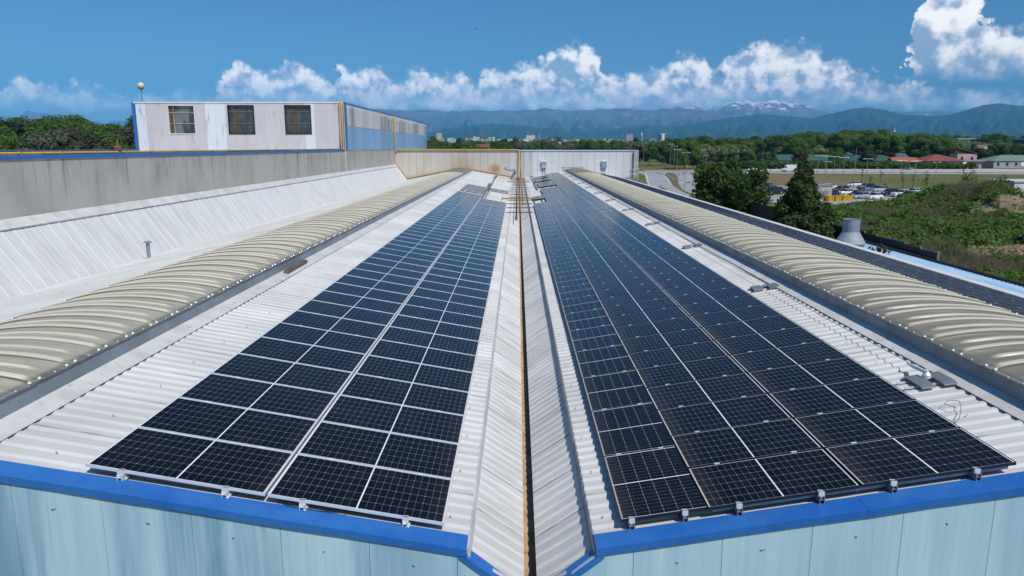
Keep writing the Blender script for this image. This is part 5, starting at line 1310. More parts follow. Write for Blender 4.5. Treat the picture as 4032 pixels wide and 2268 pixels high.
# big wood on the right: back canopy as one mass of stuff plus the front rows as trees
fk = {'oak1': 'dense dark green tree of the big wood on the right', 'oak2': 'dense dark green tree of the big wood on the right', 'mid1': 'mid green tree at the front of the big wood', 'mid2': 'mid green tree at the front of the big wood', 'light': 'lighter yellow green tree at the front edge of the big wood', 'acacia': 'pale blossoming acacia before the big wood', 'olive': 'brownish tree at the right end of the wood'}
def wood_top(px):
    return float(np.interp(px, [2560, 2640, 2720, 2800, 2900, 3000, 3080, 3150, 3250, 3350, 3450, 3530, 3600, 3660, 3720, 3800, 3900, 4032, 4200], [553, 545, 540, 541, 545, 538, 533, 528, 522, 519, 519, 521, 527, 533, 541, 548, 556, 558, 560]))
for i in range(120):
    px = rr.uniform(2570, 3740); y = rr.uniform(400, 620); x = ray_x(px, y); f = (y - 400) / 220
    k = rr.choice(['oak1', 'oak2', 'mid1', 'mid2', 'oak1', 'mid1']); top = wood_top(px) + rr.uniform(0, 6) + 12 * (1 - f)
    plant(k, x, y, zpx(top, y) - ground_z(x, y), 'wood_tree', fk[k], fk[k].replace(' tree', ' trees'), trunk=False, wide=rr.uniform(1.15, 1.45))
for px, py, y, k in [(2700, 556, 330, 'mid1'), (2660, 575, 320, 'light'), (2735, 590, 325, 'light'), (2680, 590, 300, 'mid1'), (2560, 575, 380, 'oak1'), (2610, 568, 370, 'oak2'), (2780, 575, 395, 'acacia'), (2830, 580, 400, 'acacia'), (2870, 575, 405, 'acacia'), (2918, 578, 405, 'acacia'), (2755, 590, 380, 'acacia'), (2950, 590, 395, 'light'), (3075, 585, 420, 'acacia'), (3110, 582, 425, 'acacia'), (3185, 575, 425, 'acacia'), (3225, 578, 430, 'acacia'), (3290, 582, 430, 'acacia'), (3010, 598, 350, 'mid1'), (3150, 592, 345, 'olive'), (3300, 597, 335, 'mid1'), (3420, 598, 335, 'olive'), (3690, 570, 420, 'olive'), (3740, 575, 410, 'oak1'), (3800, 580, 420, 'mid1'), (3860, 585, 380, 'olive'), (3920, 560, 520, 'oak1'), (3960, 575, 430, 'oak1'), (4010, 570, 430, 'olive'), (4040, 580, 400, 'oak2'), (3890, 590, 430, 'olive')]:
    x = ray_x(px, y); plant(k, x, y, zpx(py, y) - ground_z(x, y), 'wood_tree', fk[k], fk[k].replace(' tree', ' trees').replace('acacia', 'acacias'), wide=1.2)
for px, py, y in [(3380, 594, 370), (3420, 597, 370), (3465, 596, 370), (3495, 598, 372), (3840, 590, 400)]:
    x = ray_x(px, y); plant('purple', x, y, zpx(py, y) - ground_z(x, y), 'purple_tree', 'dark purple leaved tree behind the green roofed houses', 'purple leaved trees behind the houses', wide=1.3)
for px, py, y, k in [(3760, 537, 900, 'oak1'), (3800, 540, 900, 'oak2'), (3870, 535, 820, 'oak1'), (3930, 530, 760, 'oak2'), (3975, 537, 800, 'mid1'), (4025, 540, 800, 'oak1'), (3840, 541, 900, 'silver'), (3720, 534, 950, 'oak1'), (3690, 532, 950, 'mid1')]:
    x = ray_x(px, y); plant(k, x, y, zpx(py, y) - ground_z(x, y), 'wood_tree', 'distant dark tree at the far right horizon', 'distant trees at the far right horizon', trunk=False, wide=1.4)
# far treed plain that reads as one mass
b = MB(); iv, jf = ICO1
VV = []; FF = []; o_ = 0
for i in range(1500):
    y = 900 + 4600 * rr.random() ** 1.3; px = rr.uniform(-300, 4300); x = ray_x(px, y); r = rr.uniform(5, 10)
    w = iv * np.array((r * rr.uniform(1, 2.6), r * 1.3, rr.uniform(4.5, 8.5))) * (1 + .22 * nr.normal(size=(len(iv), 1))) + np.array((x, y, gz_far(x, y) + 3.0)); VV.append(w); FF.append(jf + o_); o_ += len(iv)
for i in range(420):
    px = rr.uniform(2570, 4300) if i < 300 else rr.uniform(-200, 560); y = rr.uniform(600, 900) if i < 300 else rr.uniform(330, 520); x = ray_x(px, y); zt = zpx((wood_top(px) if i < 300 else 505) + rr.uniform(2, 14), y); r = rr.uniform(4, 7); zg = ground_z(x, y)
    w = iv * np.array((r, r, max(3, (zt - zg) * .5))) * (1 + .15 * nr.normal(size=(len(iv), 1))) + np.array((x, y, (zt + zg) / 2)); VV.append(w); FF.append(jf + o_); o_ += len(iv)
fo = npmesh('far_wood', np.concatenate(VV), np.concatenate(FF), weather('far_foliage', (.030, .064, .018), (.062, .112, .032), .06, rough=.9)); tag(fo, 'far woods and groves on the plain before the mountains', 'wood', None, 'stuff')
# hedge bushes along the road
for i in range(44):
    px = 2880 + i * 22 + rr.uniform(-6, 6); y = 322 - (px - 2880) * .006; x = ray_x(px, y)
    if 3560 < px < 3620: continue
    t = link('hedge_bush', PRO['shrub'][0]); t.location = (x, y, ground_z(x, y)); s = rr.uniform(.85, 1.25); t.scale = (s * 1.5, s * 1.2, s * (1.0 if px < 3560 else .8)); t.rotation_euler = (0, 0, rr.uniform(0, 6)); tag(t, 'dark hedge bush behind the gravel path along the main road', 'bush', 'hedge bushes along the main road')
# staked saplings on the grass slope
for (x, y, zt), l in zip([(102.2, 217.6, -6.2), (104.4, 210.7, -6.7), (97.2, 185.0, -6.0), (102.4, 189.5, -7.2), (110.8, 198.3, -6.7), (97.0, 174.3, -7.3), (95.2, 189.9, -9.2), (103.1, 214.0, -8.2)],
    ['sapling right behind the silver hatchback', 'sapling in the middle of the brown slope', 'sapling beside the lamp post at the white off-road car', 'sapling behind the white car at the grass edge', 'farthest right pair of saplings, rear one', 'farthest right pair of saplings, front one', 'bare staked sapling stump on the grass', 'faint small sapling on the brown slope']):
    zb = ground_z(x, y); h = zt - zb; t = thing('sapling_tree', l, 'tree', (x, y, zb), rr.uniform(0, 6), 'staked saplings on the slope')
    b = MB(); b.tube([(0, 0, 0), (.03, 0, h * .5), (0, 0, h * .9)], [.07, .05, .02], 6); b.tube([(.3, 0, 0), (.3, 0, h * .4)], .05, 5); b.build('trunk', M['bark'], t)
    L = [(rr.uniform(-.3, .3), rr.uniform(-.3, .3), h * rr.uniform(.5, 1.0), rr.uniform(.25, .5)) for _ in range(9)]
    link('crown', crown_mesh('crown', L, 55, .16, LM['light'], .8, 0, .9), t)
x, y = 92.5, 141.0
for px, py, y in [(3835, 672, 112), (3950, 690, 108)]:
    x = ray_x(px, y); zb = -7.2; h = zpx(py, y) - zb; t = thing('wild_shrub', 'dark feathery shrub on the mound crest, ' + ('left' if px < 3900 else 'right') + ' one', 'shrub', (x, y, zb))
    L = [(rr.uniform(-1, 1), rr.uniform(-1, 1), h * rr.uniform(.35, .95), rr.uniform(.3, .6)) for _ in range(16)]
    trunk_bm(h, .08, L, 8, 6).build('trunk', M['bark'], t); link('crown', crown_mesh('crown', L, 60, .18, LM['oak'], .9, 0, .8), t)
# mound with its brush
def fbm(x, y, seed, oct=5):
    q = np.random.default_rng(seed); out = 0; amp = 1.0; tot = 0
    for o in range(oct):
        tb = q.random((64, 64)); xi = np.floor(x).astype(int); yi = np.floor(y).astype(int); fx = x - xi; fy = y - yi; fx = fx * fx * (3 - 2 * fx); fy = fy * fy * (3 - 2 * fy)
        g_ = lambda a, b_: tb[a % 64, b_ % 64]
        out = out + amp * ((g_(xi, yi) * (1 - fx) + g_(xi + 1, yi) * fx) * (1 - fy) + (g_(xi, yi + 1) * (1 - fx) + g_(xi + 1, yi + 1) * fx) * fy); tot += amp; amp *= .5; x = x * 2.03 + 7.1; y = y * 2.03 + 3.3
    return out / tot
def mound_h(x, y):
    e = 1 - np.clip((y - 92) / 30, 0, 1); e = e * e * (3 - 2 * e); w = np.clip((x - 21.5) / 6, 0, 1)
    base = (2.25 + 1.25 * np.exp(-((y - 82) / 24) ** 2)) * e * (.35 + .65 * w)
    hump = 3.1 * np.exp(-(((x - 52.3) / 4.0) ** 2 + ((y - 83) / 11) ** 2)) + 1.2 * np.exp(-(((x - 47) / 5.0) ** 2 + ((y - 62) / 9) ** 2))
    left = 1 - .35 * np.exp(-(((x - 31) / 5) ** 2 + ((y - 100) / 14) ** 2))
    base = base * (1 - .45 * np.clip((x - 56.0) / 5.0, 0, 1) * np.exp(-((y - 86) / 14) ** 2))
    return -11.05 + (base * left + hump) + .55 * (fbm(x * .22, y * .22, 3) - .5) * e + .35 * (fbm(x * .8, y * .8, 4) - .5) * e
gx_, gy_ = np.meshgrid(np.linspace(23.2, 96, 150), np.linspace(14, 126, 190), indexing='ij'); gz_ = mound_h(gx_, gy_)
gz_ = np.where(gx_ > 66, gz_ - (gx_ - 66) ** 1.3 * .03, gz_)
idx = np.arange(gx_.size).reshape(gx_.shape); F = np.stack([idx[:-1, :-1], idx[1:, :-1], idx[1:, 1:], idx[:-1, 1:]], -1).reshape(-1, 4)
soil = weather('soil', (.27, .19, .12), (.17, .12, .08), .5, rough=.95, c3=(.42, .34, .27), s3=2.6, bumpy=.8)
_g = NT(soil.node_tree); _b = soil.node_tree.nodes['Principled BSDF']; _src = _b.inputs['Base Color'].links[0].from_socket; _x, _y, _z = _g.sep(_g.coord())
_m = None
for cx_, cy_, rr_ in ((39, 57, 5.0), (52.5, 74.5, 4.5), (49.2, 77, 2.4)):
    _d = _g.M('SQRT', _g.M('ADD', _g.M('POWER', _g.M('SUBTRACT', _x, cx_), 2), _g.M('POWER', _g.M('SUBTRACT', _y, cy_), 2))); _k = _g.ramp(_d, rr_, rr_ * .75); _m = _k if _m is None else _g.M('MAXIMUM', _m, _k)
_g.put(_b.inputs['Base Color'], _g.mix(_m, (.045, .055, .020), _src))
tag(npmesh('mound', np.stack([gx_, gy_, gz_], -1).reshape(-1, 3), F, soil, smooth=True), kind='structure')
n = 430000; u = nr.random(n); y = 26 + 92 * u ** .8; x = 23.4 + nr.random(n) * (y * .78 - 15).clip(6, 60)
keep = nr.random(n) < np.clip(1.5 - y / 110, .35, 1)
x, y = x[keep], y[keep]
e1 = ((x - 39.0) / 3.6) ** 2 + ((y - 57) / 4.0) ** 2 < .75 + .9 * (fbm(x * .5, y * .5, 9) - .3); e2 = ((x - 52.5) / 2.6) ** 2 + ((y - 74.5) / 4) ** 2 < .9 + .8 * (fbm(x * .6, y * .6, 12) - .4); e3 = ((x - 49.2) / .9) ** 2 + ((y - 77) / 3) ** 2 < .8
dry_f = fbm(x * .13 + 5, y * .13, 21); thin = (e1 | e2 | e3) & (nr.random(len(x)) < .93)
x, y, dry_f = x[~thin], y[~thin], dry_f[~thin]
bush = fbm(x * .35, y * .35, 31); z = mound_h(x, y) - np.where(x > 66, (np.maximum(x - 66, 0)) ** 1.3 * .03, 0)
lift = np.clip((bush - .38) * 3.2, 0.05, 1.0) * nr.random(len(x)) ** .5
nrm = nr.normal(size=(len(x), 3)) * .55 + np.array((0, -.25, 1)); gxb = (fbm(x * .35 + .07, y * .35, 31) - bush) * 14; gyb = (fbm(x * .35, y * .35 + .07, 31) - bush) * 14
nrm[:, 0] -= gxb; nrm[:, 1] -= gyb
isdry = (dry_f + .12 * nr.normal(size=len(x)) > .60) & (y > 50)
C = np.stack([x, y, z + lift + .05], 1)
g_i = ~isdry
V, F = quads(C[g_i], nrm[g_i], (.095 + .0012 * C[g_i][:, 1]) * nr.uniform(.6, 1.3, g_i.sum()), .9)
tag(npmesh('bramble_cover', V, F, LM['bramble']), 'green bramble thicket covering the mound beside the dark fence', 'brush', None, 'stuff')
d_i = isdry; al = nr.normal(size=(d_i.sum(), 3)) * .8 + np.array((0, 0, 1.2))
V, F = quads(C[d_i] + np.array((0, 0, .15)), nr.normal(size=(d_i.sum(), 3)), .34 * nr.uniform(.6, 1.5, d_i.sum()), .045, along=al)
tag(npmesh('dry_brush', V, F, LM['dry']), 'grey brown dry stalks on the mound', 'brush', None, 'stuff')
t = link('roof_weed', crown_mesh('roof_weed', [(0, 0, .2, .35), (.4, .1, .15, .28), (-.35, 0, .2, .25), (.1, -.2, .4, .25)], 180, .11, LM['brownish'], .8, .5, .8)); t.location = (20.9, 41.6, -6.05); tag(t, 'small weed bush growing on the blue canopy roof beside the dark fence', 'bush')
t = link('road_bush', crown_mesh('road_bush', [(rr.uniform(-1, 1), rr.uniform(-1, 1), rr.uniform(.4, 1.7), .5) for _ in range(10)], 90, .16, LM['broad'], .8, 0, .9)); t.location = (33.5, 172, -11); tag(t, 'small green bush beside the approach road left of the leafy tree', 'bush')
# ------------------------------------------------------------------ houses, town, masts
WALLS = {k: weather('wall_' + k, c, tuple(v * .86 for v in c), .5, rough=.8) for k, c in dict(white=(.66, .65, .63), cream=(.58, .50, .38), beige=(.60, .52, .42), pink=(.52, .36, .38), grey=(.36, .37, .38), yellowgreen=(.42, .45, .26), dark=(.09, .10, .12), palegreen=(.36, .42, .40)).items()}
ROOFS = {k: weather('roof_' + k, c, tuple(v * .8 for v in c), .8, rough=.75) for k, c in dict(red=(.23, .075, .055), orange=(.34, .115, .06), brown=(.23, .16, .125), green=(.035, .095, .075), sage=(.15, .24, .20), grey=(.32, .33, .34), white=(.66, .66, .65), dark=(.10, .11, .12)).items()}
def house(name, x, y, w, d, h, rh, wall, roof, lab, rz=0.0, kind='gable', cat='house', zb=None, nwin=0, floors=1, group=None, over=.4, axis='x'):
    zb = (gz_far(x, y) if zb is None else zb); t = thing(name, lab, cat, (x, y, zb), rz, group)
    b = MB(); b.box(-w / 2, w / 2, -d / 2, d / 2, -1.0, h)
    if kind == 'gable':
        if axis == 'x': b.prism_x([(-d / 2, h), (d / 2, h), (0, h + rh)], -w / 2, w / 2)
        else: b.prism([(-w / 2, h), (w / 2, h), (0, h + rh)], -d / 2, d / 2)
    b.build('wall', WALLS[wall], t)
    b = MB(); o = over; th = .18
    if kind == 'gable':
        if axis == 'x':
            k = rh / (d / 2); b.prism_x([(-d / 2 - o, h - o * k + .02), (0, h + rh + .02), (d / 2 + o, h - o * k + .02), (d / 2 + o, h - o * k + th), (0, h + rh + th + .05), (-d / 2 - o, h - o * k + th)], -w / 2 - o, w / 2 + o)
        else:
            k = rh / (w / 2); b.prism([(-w / 2 - o, h - o * k + .02), (0, h + rh + .02), (w / 2 + o, h - o * k + .02), (w / 2 + o, h - o * k + th), (0, h + rh + th + .05), (-w / 2 - o, h - o * k + th)], -d / 2 - o, d / 2 + o)
    elif kind == 'hip':
        r0 = max(.2, w / 2 - d / 2); b.add([(-w / 2 - o, -d / 2 - o, h), (w / 2 + o, -d / 2 - o, h), (w / 2 + o, d / 2 + o, h), (-w / 2 - o, d / 2 + o, h), (-r0, 0, h + rh), (r0, 0, h + rh)], [(0, 1, 5, 4), (1, 2, 5), (2, 3, 4, 5), (3, 0, 4), (3, 2, 1, 0)])
    elif kind == 'mono': b.prism([(-w / 2 - o, h + rh), (w / 2 + o, h), (w / 2 + o, h + th), (-w / 2 - o, h + rh + th)], -d / 2 - o, d / 2 + o)
    else: b.box(-w / 2 - .1, w / 2 + .1, -d / 2 - .1, d / 2 + .1, h, h + rh)
    b.build('roof', ROOFS[roof], t)
    for fl in range(floors):
        for i in range(nwin):
            xc = -w / 2 + w * (i + .5) / nwin; z0 = h / floors * fl + h / floors * .35; b = MB(); ww = min(.55, w / nwin * .3); b.box(xc - ww, xc + ww, -d / 2 - .03, -d / 2 + .02, z0, z0 + h / floors * .42); b.build('window', M['carglass'], t)
    return t
# low green and red roofed houses behind the hedge
house('green_roof_house', 127, 348, 11, 9, 3.4, 2.3, 'yellowgreen', 'green', 'low yellow green house with dark green roof, leftmost behind the hedge', .12, nwin=3, axis='x')
house('green_roof_house', 146, 352, 22, 10, 3.2, 2.4, 'palegreen', 'green', 'long low green roofed house right of the yellow green one', .05, nwin=6)
house('green_roof_house', 163, 342, 24, 11, 3.2, 2.5, 'palegreen', 'green', 'long low green roofed house behind the saplings', .03, 'hip', nwin=6)
house('green_roof_house', 176, 372, 20, 10, 4.0, 2.6, 'white', 'green', 'green roofed house at the back beside the purple trees', 0, nwin=4)
house('solar_roof_house', 190, 378, 16, 9, 4.2, 1.8, 'grey', 'dark', 'house with dark panelled roof behind the red hip roof', 0, nwin=3)
house('orange_roof_shed', 173, 331, 11, 6, 2.9, 1.7, 'dark', 'orange', 'open shed with a bright orange roof left of the red hip roof', .0, nwin=2)
t = house('red_roof_house', 188, 331, 16, 14, 3.3, 2.8, 'pink', 'red', 'pink house with a broad red hip roof', .05, 'hip', nwin=5, over=1.2)
b = MB(); b.box(7, 18, -7, 3, 3.2, 3.6); b.build('flat_roof', ROOFS['grey'], t); b = MB(); b.box(8, 17, -6, 2, 0, 3.2); b.build('annexe', WALLS['pink'], t)
house('tower_house', 207, 343, 8.5, 8, 6.3, 2.4, 'pink', 'red', 'pink tower house with a sloping red roof', -.1, 'mono', nwin=2)
house('sage_roof_house', 226, 338, 24, 14, 3.2, 2.6, 'grey', 'sage', 'house with a pale sage green roof at the right', .0, 'hip', nwin=6)
house('green_roof_house', 247, 332, 20, 12, 3.4, 2.4, 'grey', 'green', 'dark green roofed house at the right frame edge', .0, nwin=5)
house('gate_house', 186.5, 317, 5.5, 3, 2.9, .2, 'dark', 'dark', 'dark green box with gate before the red hip roof', 0, 'flat', nwin=0)
t = thing('entrance_gate', 'grey barred entrance gate at the right of the gravel path', 'gate', (222, 312, ground_z(222, 312)))
b = MB()
for k in range(15): b.tube([(-7 + k, 0, .2), (-7 + k, 0, 2.6)], .05, 5)
for z in (.2, 1.2, 2.6): b.tube([(-7, 0, z), (7, 0, z)], .06, 5)
b.build('gate_frame', M['galv'], t)
for x, y, l in ((195.5, 322, 'white notice board beside the dark gate box'), (217, 316, 'white notice board beside the barred gate')):
    t = thing('notice_board', l, 'sign', (x, y, ground_z(x, y))); b = MB(); b.box(-.9, .9, -.05, .05, 1.4, 3.0); b.build('board', M['white'], t); b = MB(); b.tube([(-.7, 0, 0), (-.7, 0, 1.5)], .05, 6); b.tube([(.7, 0, 0), (.7, 0, 1.5)], .05, 6); b.build('post', M['galv'], t)
# houses showing over the end wall
def town(name, px, top, wpx, y, rh, wall, roof, lab, kind='gable', nwin=3, floors=1, d=None, cat='house', axis='x', dx=0, group=None):
    x = ray_x(px, y); w = wpx / 2843 * y; zb = gz_far(x, y); zt = zpx(top, y); rhm = rh / 2843 * y
    return house(name, x, y, w, d or w * .7, max(2.0, zt - zb - rhm), rhm, wall, roof, lab, 0, kind, cat, None, nwin, floors, group, over=.03 * w, axis=axis)
town('farm_house', 1900, 570, 52, 430, 9, 'cream', 'red', 'red roofed house left of the valley above the end wall', nwin=4)
town('farm_house', 1697, 580, 36, 380, 5, 'cream', 'red', 'red roof showing just right of the window block', nwin=2)
town('white_house', 2200, 556, 34, 900, 7, 'white', 'red', 'white house with red roof left of the pale gabled barn', nwin=2, floors=2, axis='y')
town('gabled_barn', 2249, 569, 64, 560, 12, 'white', 'grey', 'wide pale gabled barn behind the end wall', nwin=0, axis='y')
town('villa', 2478, 559, 32, 780, 7, 'white', 'red', 'white villa with red roof right of the barn', nwin=3, floors=2)
town('brown_house', 2290, 562, 40, 820, 7, 'cream', 'brown', 'brown roofed house right of the gabled barn', nwin=3)
town('brown_house', 2330, 566, 28, 760, 6, 'white', 'dark', 'dark roofed small house right of the brown roofed one', nwin=2)
# town skyline
town('apartment_tower', 1731, 523, 20, 2600, 1, 'beige', 'brown', 'tall beige apartment tower in the town', 'flat', 4, 9, cat='tower block')
town('castle', 2089, 527, 34, 3000, 3.2, 'white', 'red', 'big white castle like building on the town hill', 'hip', 7, 3, cat='castle')
town('office_block', 2476, 528, 26, 3200, 1, 'grey', 'grey', 'grey office block in the town', 'flat', 5, 7, cat='building')
town('glass_tower', 2607, 526, 25, 2500, 2.4, 'dark', 'white', 'dark tower with a white middle stripe at the edge of the wood', 'flat', 0, 1, cat='tower block')
x = ray_x(2608, 2480); b = MB(); zt = zpx(527, 2480); b.box(x - 4.5, x + 4.5, 2470, 2474, zt - 22, zt); o = b.build('stripe', M['white']); 
for q in list(COL.objects):
    if q.name.startswith('glass_tower'): o.parent = q; o.matrix_parent_inverse = Matrix.Translation(-Vector(q.location))
town('brick_block', 2165, 535, 12, 2800, 1.4, 'dark', 'red', 'small dark red block right of the castle', 'flat', 2, 3, cat='building')
for i, (px, top, w) in enumerate([(1871, 538, 13), (1884, 540, 8), (1929, 540, 9), (1944, 539, 9)]):
    town('silo_block', px, top, w, 2300, 2, 'white', 'white', ['broad white block left of the brick chimney', 'small white block beside the broad one', 'left white block right of the chimney', 'right white block right of the chimney'][i], 'flat', 1, 2, cat='building')
def spike(name, px, top, base, y, r0, r1, mat, lab, cat, n=10):
    x = ray_x(px, y); zt, zb = zpx(top, y), gz_far(x, y); t = thing(name, lab, cat, (x, y, zb)); b = MB(); b.tube([(0, 0, 0), (0, 0, zt - zb)], [r0, r1], n); b.build('shaft', mat, t); return t, zt - zb
t, h = spike('brick_chimney', 1896, 509, 551, 2400, 2.2, 1.5, weather('brick_red', (.30, .17, .13), (.24, .13, .10), .3, rough=.9), 'tall slim brick chimney in the town', 'chimney'); b = MB(); b.tube([(0, 0, h - 1), (0, 0, h + .5)], 1.9, 10); b.build('rim', M['concpost'], t)
t, h = spike('church_steeple', 2525, 533, 548, 2700, 3.4, 3.2, WALLS['grey'], 'pointed white church steeple in the town', 'church', 4); b = MB(); b.tube([(0, 0, h), (0, 0, h + 13)], [3.4, .1], 8); b.build('spire', M['white'], t)
t, h = spike('bell_tower', 2122, 525, 545, 2900, 3, 2.6, WALLS['grey'], 'slim bell tower right of the castle', 'church', 4); b = MB(); b.tube([(0, 0, h), (0, 0, h + 6)], [3, .2], 4); b.build('spire', ROOFS['dark'], t)
t, h = spike('telecom_mast', 3514, 504, 560, 900, .9, .5, M['white'], 'red and white telecom mast rising behind the big wood', 'mast')
b = MB()
for k in range(5): b.tube([(0, 0, h - 3 - k * 3.4), (0, 0, h - 1.4 - k * 3.4)], 1.0, 8)
b.build('red_band', new_mat('mast_red', (.45, .05, .04), .5)[0], t); b = MB()
for k in range(3): b.tube([(0, 0, h - 4 - k * 4.5), (0, 0, h - 2.8 - k * 4.5)], 2.1, 8)
b.build('antenna_ring', M['white'], t)
for px, top, y, l in ((2639, 511, 2300, 'lattice pylon right of the dark tower'), (2264, 535, 1300, 'thin mast above the town middle'), (3710, 517, 1300, 'lattice pylon at the right behind the wood'), (3795, 519, 1500, 'second lattice pylon farther right')):
    x = ray_x(px, y); zb, zt = gz_far(x, y), zpx(top, y); b = MB(); k = y / 1500
    for sx in (-1, 1): b.tube([(x + sx * 2.0 * k, y, zb), (x, y, zt)], .22 * k, 4)
    for f in (.6, .75, .9): b.tube([(x - 2.4 * k, y, zb + (zt - zb) * f), (x + 2.4 * k, y, zb + (zt - zb) * f)], .2 * k, 4)
    tag(b.build('pylon', M['galv']), l, 'pylon')
town('warehouse', 3775, 546, 90, 900, 2, 'dark', 'white', 'long low warehouse with pale roof at the right horizon', 'flat', 0, d=40, cat='warehouse')
town('warehouse', 3900, 549, 80, 800, 2, 'dark', 'dark', 'long dark warehouse right of the pale roofed one', 'flat', 0, d=40, cat='warehouse'); town('warehouse', 4010, 545, 60, 780, 5, 'dark', 'white', 'warehouse with white roof at the far right edge', 'flat', 0, d=40, cat='warehouse'); town('farm_house', 3862, 573, 36, 520, 3, 'cream', 'brown', 'brown roofed low house before the dark warehouse', nwin=2)
q = random.Random(3)
for i in range(64):
    px = q.uniform(1685, 2600); y = q.uniform(1500, 3200); f = (y - 1500) / 1700; top = 553 - 13 * q.random() * (.5 + .5 * f)
    wl = q.choice(['white', 'white', 'cream', 'beige', 'grey']); rf = q.choice(['red', 'brown', 'white', 'grey', 'red', 'brown'])
    town('town_building', px, top, q.uniform(8, 24), y, q.uniform(1.5, 3), wl, rf, f'distant town building with {wl} walls and {rf} roof before the mountains', q.choice(['gable', 'flat', 'hip']), q.choice([0, 2, 3]), 1, cat='building', group=f'{wl} walled {rf} roofed buildings of the distant town')
# ------------------------------------------------------------------ mountains
def rock_mat(name, low, rock, snow=None, z0=300, z1=900, s0=1e9, s1=1e9):
    m, g, b = new_mat(name, low, .95, 0, .1); co = g.coord(); x, y, z = g.sep(co); n = g.noise(g.vmul(co, (.0011, .0011, .0016)), 1.0, 7, .62); n2 = g.noise(g.vmul(co, (.004, .004, .002)), 1.0, 6, .65)
    c = g.mix(g.ramp(g.M('ADD', z, g.M('MULTIPLY', g.M('SUBTRACT', n, .5), 900)), z0, z1), low, rock); c = g.mix(g.ramp(n2, .52, .66, 0, .6), c, tuple(v * 1.8 for v in rock))
    if snow: c = g.mix(g.ramp(g.M('ADD', z, g.M('MULTIPLY', g.M('SUBTRACT', n2, .5), 1500)), s0, s1), c, snow)
    g.put(b.inputs['Base Color'], c); return m
def ridge(name, pts, dist, foot, depth, amp, seed, mat, jag=1.0):
    px = np.linspace(-400, 2976, 420); el = np.interp(px, [p[0] for p in pts], [p[1] for p in pts]); rows = []
    nj = (fbm(px * .035, px * 0 + seed, seed, 5) - .5) * 9 * jag + (fbm(px * .16, px * 0 + 3, seed + 1, 4) - .5) * 4 * jag; el = el + nj
    D = [direc(a * K, b * K) for a, b in zip(px, el)]; ax = np.array([d.x / d.y for d in D]); sl = np.array([d.z / d.y for d in D])
    T = np.concatenate([np.linspace(0, 1, 46), [1.06, 1.15, 1.3]])
    for t in T:
        yd = dist - depth * (1 - t); crest = sl * dist; k = t ** 1.15 if t <= 1 else 1 - (t - 1) * 2.2
        rav = fbm(px * .05 + 40, px * 0 + t * 6 + seed, seed + 5, 5); rav2 = fbm(px * .20 + 9, px * 0 + t * 3.0, seed + 8, 4)
        h = foot + (crest - foot) * k + amp * math.sin(math.pi * min(t, 1)) * ((np.abs(rav - .5) * 2 - .45) * 1.3 + (rav2 - .5) * .5)
        rows.append(np.stack([ax * yd, np.full_like(px, yd), h], 1))
    P = np.stack(rows, 0); idx = np.arange(P.shape[0] * P.shape[1]).reshape(P.shape[:2]); F = np.stack([idx[:-1, :-1], idx[:-1, 1:], idx[1:, 1:], idx[1:, :-1]], -1).reshape(-1, 4)
    tag(npmesh(name, P.reshape(-1, 3), F, mat, smooth=True), kind='structure')
z8 = lambda L: [((1300 + x * 1.0606) / K, y * 1.0606 / K) for x, y in L]
zl = lambda L: [(x * .2407 / K, (400 + y * .2407) / K) for x, y in L]
RK = rock_mat('mountain_forest_rock', (.028, .042, .022), (.12, .115, .11), None, 150, 750)
ridge('mountains', [(-400, 300), (0, 292), (60, 300), (140, 312), (330, 330), (700, 300)] + z8([(120, 412), (180, 403), (240, 409), (300, 411), (350, 404), (420, 410), (480, 413), (560, 411), (640, 407), (700, 410), (780, 403), (840, 409), (900, 412), (980, 409), (1060, 403), (1120, 406), (1180, 412), (1230, 405), (1310, 403), (1380, 405), (1420, 418), (1500, 426), (1650, 432), (1760, 438), (2000, 440), (2576, 440)]), 17000, 110, 5200, 420, 2, RK, 1.1)
ridge('mountains', zl([(-800, 260), (0, 225), (90, 250), (170, 285), (250, 270), (330, 240), (400, 180), (450, 150), (540, 160), (640, 176), (850, 212), (960, 202), (1150, 236), (1280, 226), (1450, 290), (1600, 330), (1750, 390), (1900, 392), (2050, 332), (2200, 322), (2700, 430)]) + [(500, 330), (900, 335), (2976, 340)], 18200, 120, 5000, 260, 14, RK, .6)
ridge('mountains', [(-400, 330)] + z8([(0, 430), (1180, 414), (1240, 404), (1300, 396), (1390, 404), (1440, 412), (1470, 392), (1500, 380), (1545, 375), (1590, 386), (1640, 377), (1660, 378), (1720, 386), (1770, 396), (1815, 405), (1850, 411), (1920, 420), (2100, 414), (2180, 412), (2250, 404), (2330, 414), (2576, 420)]) + [(2976, 330)], 19500, 150, 4500, 320, 22, rock_mat('snowy_rock', (.06, .065, .06), (.16, .155, .15), (.85, .86, .88), 500, 1000, 960, 1260), 1.9)
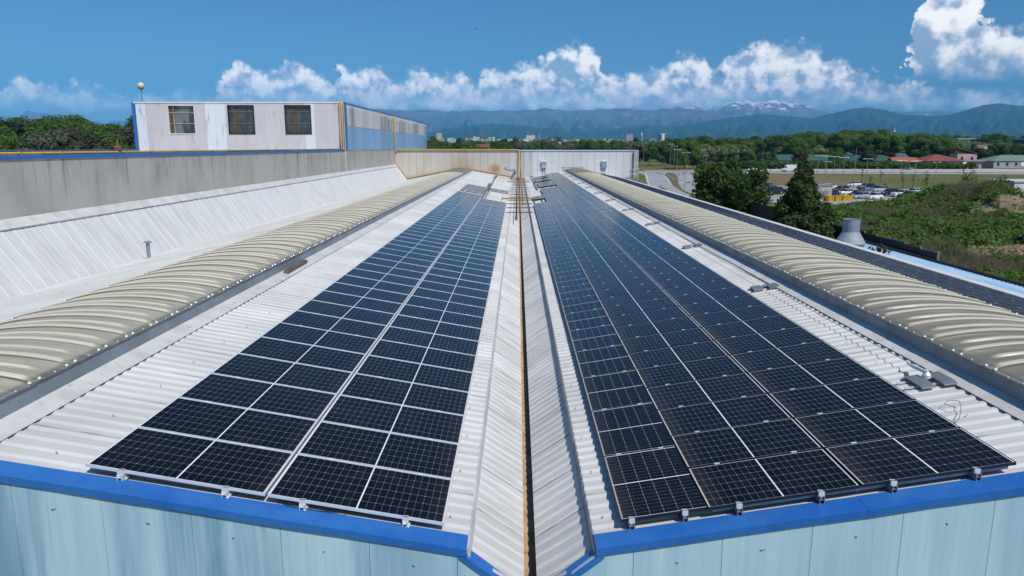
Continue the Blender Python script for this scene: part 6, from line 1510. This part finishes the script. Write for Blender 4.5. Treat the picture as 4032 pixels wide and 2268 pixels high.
ridge('hills', [(-400, 338), (900, 336)] + z8([(200, 486), (360, 492), (480, 470), (600, 458), (760, 470), (900, 490), (980, 496), (1100, 470), (1200, 462), (1280, 470), (1400, 452), (1480, 436), (1590, 423), (1700, 432), (1790, 440), (1850, 422), (1920, 408), (1990, 397), (2040, 405), (2130, 425), (2240, 430), (2310, 424), (2370, 405), (2430, 390), (2480, 384), (2530, 388), (2576, 394)]) + [(2700, 262), (2976, 285)], 13200, 85, 4800, 240, 33, rock_mat('hill_forest', (.022, .040, .020), (.050, .062, .036), None, 250, 700), .35)
# ------------------------------------------------------------------ bird
t = link('flying_bird', MB().build('x', M['dark']).data); bpy.data.objects.remove(bpy.data.objects['x'])
bm = bmesh.new(); vs = [bm.verts.new(p) for p in [(0, .16, 0), (0, .05, .01), (0, -.10, 0), (0, -.22, 0), (-.16, .06, .06), (-.36, -.02, .03), (.16, .06, .07), (.36, -.03, .05)]]
ed = [bm.edges.new((vs[a], vs[b_])) for a, b_ in [(0, 1), (1, 2), (2, 3), (1, 4), (4, 5), (1, 6), (6, 7)]]; me = bpy.data.meshes.new('flying_bird'); bm.to_mesh(me); bm.free(); t.data = me; me.materials.append(M['dark'])
md = t.modifiers.new('skin', 'SKIN')
for i, (a, b_) in enumerate([(.03, .03), (.06, .05), (.05, .045), (.05, .012), (.07, .014), (.02, .008), (.07, .014), (.02, .008)]): me.skin_vertices[0].data[i].radius = (a, b_)
me.skin_vertices[0].data[1].use_root = True
sb = t.modifiers.new('sub', 'SUBSURF'); sb.levels = 1; sb.render_levels = 1
d = direc(1872, 113); t.location = d * 120; t.rotation_euler = (.2, .25, 1.2); tag(t, 'tiny dark bird flying high in the blue sky above the middle', 'bird')
# ------------------------------------------------------------------ air
b = MB(); b.box(-21000, 25000, -1500, 20600, -13, 1420); hz = b.build('haze', bpy.data.materials.new('haze_air')); hz['kind'] = 'stuff'; hz['label'] = 'thin blue haze of the open air'
hm = hz.data.materials[0]; hm.use_nodes = True; hm.node_tree.nodes.clear(); g = NT(hm.node_tree); v = g.node('ShaderNodeVolumePrincipled'); o = g.node('ShaderNodeOutputMaterial'); g.l.new(v.outputs[0], o.inputs['Volume'])
v.inputs['Color'].default_value = (.13, .53, 1.0, 1); v.inputs['Density'].default_value = HAZE; v.inputs['Anisotropy'].default_value = -0.35
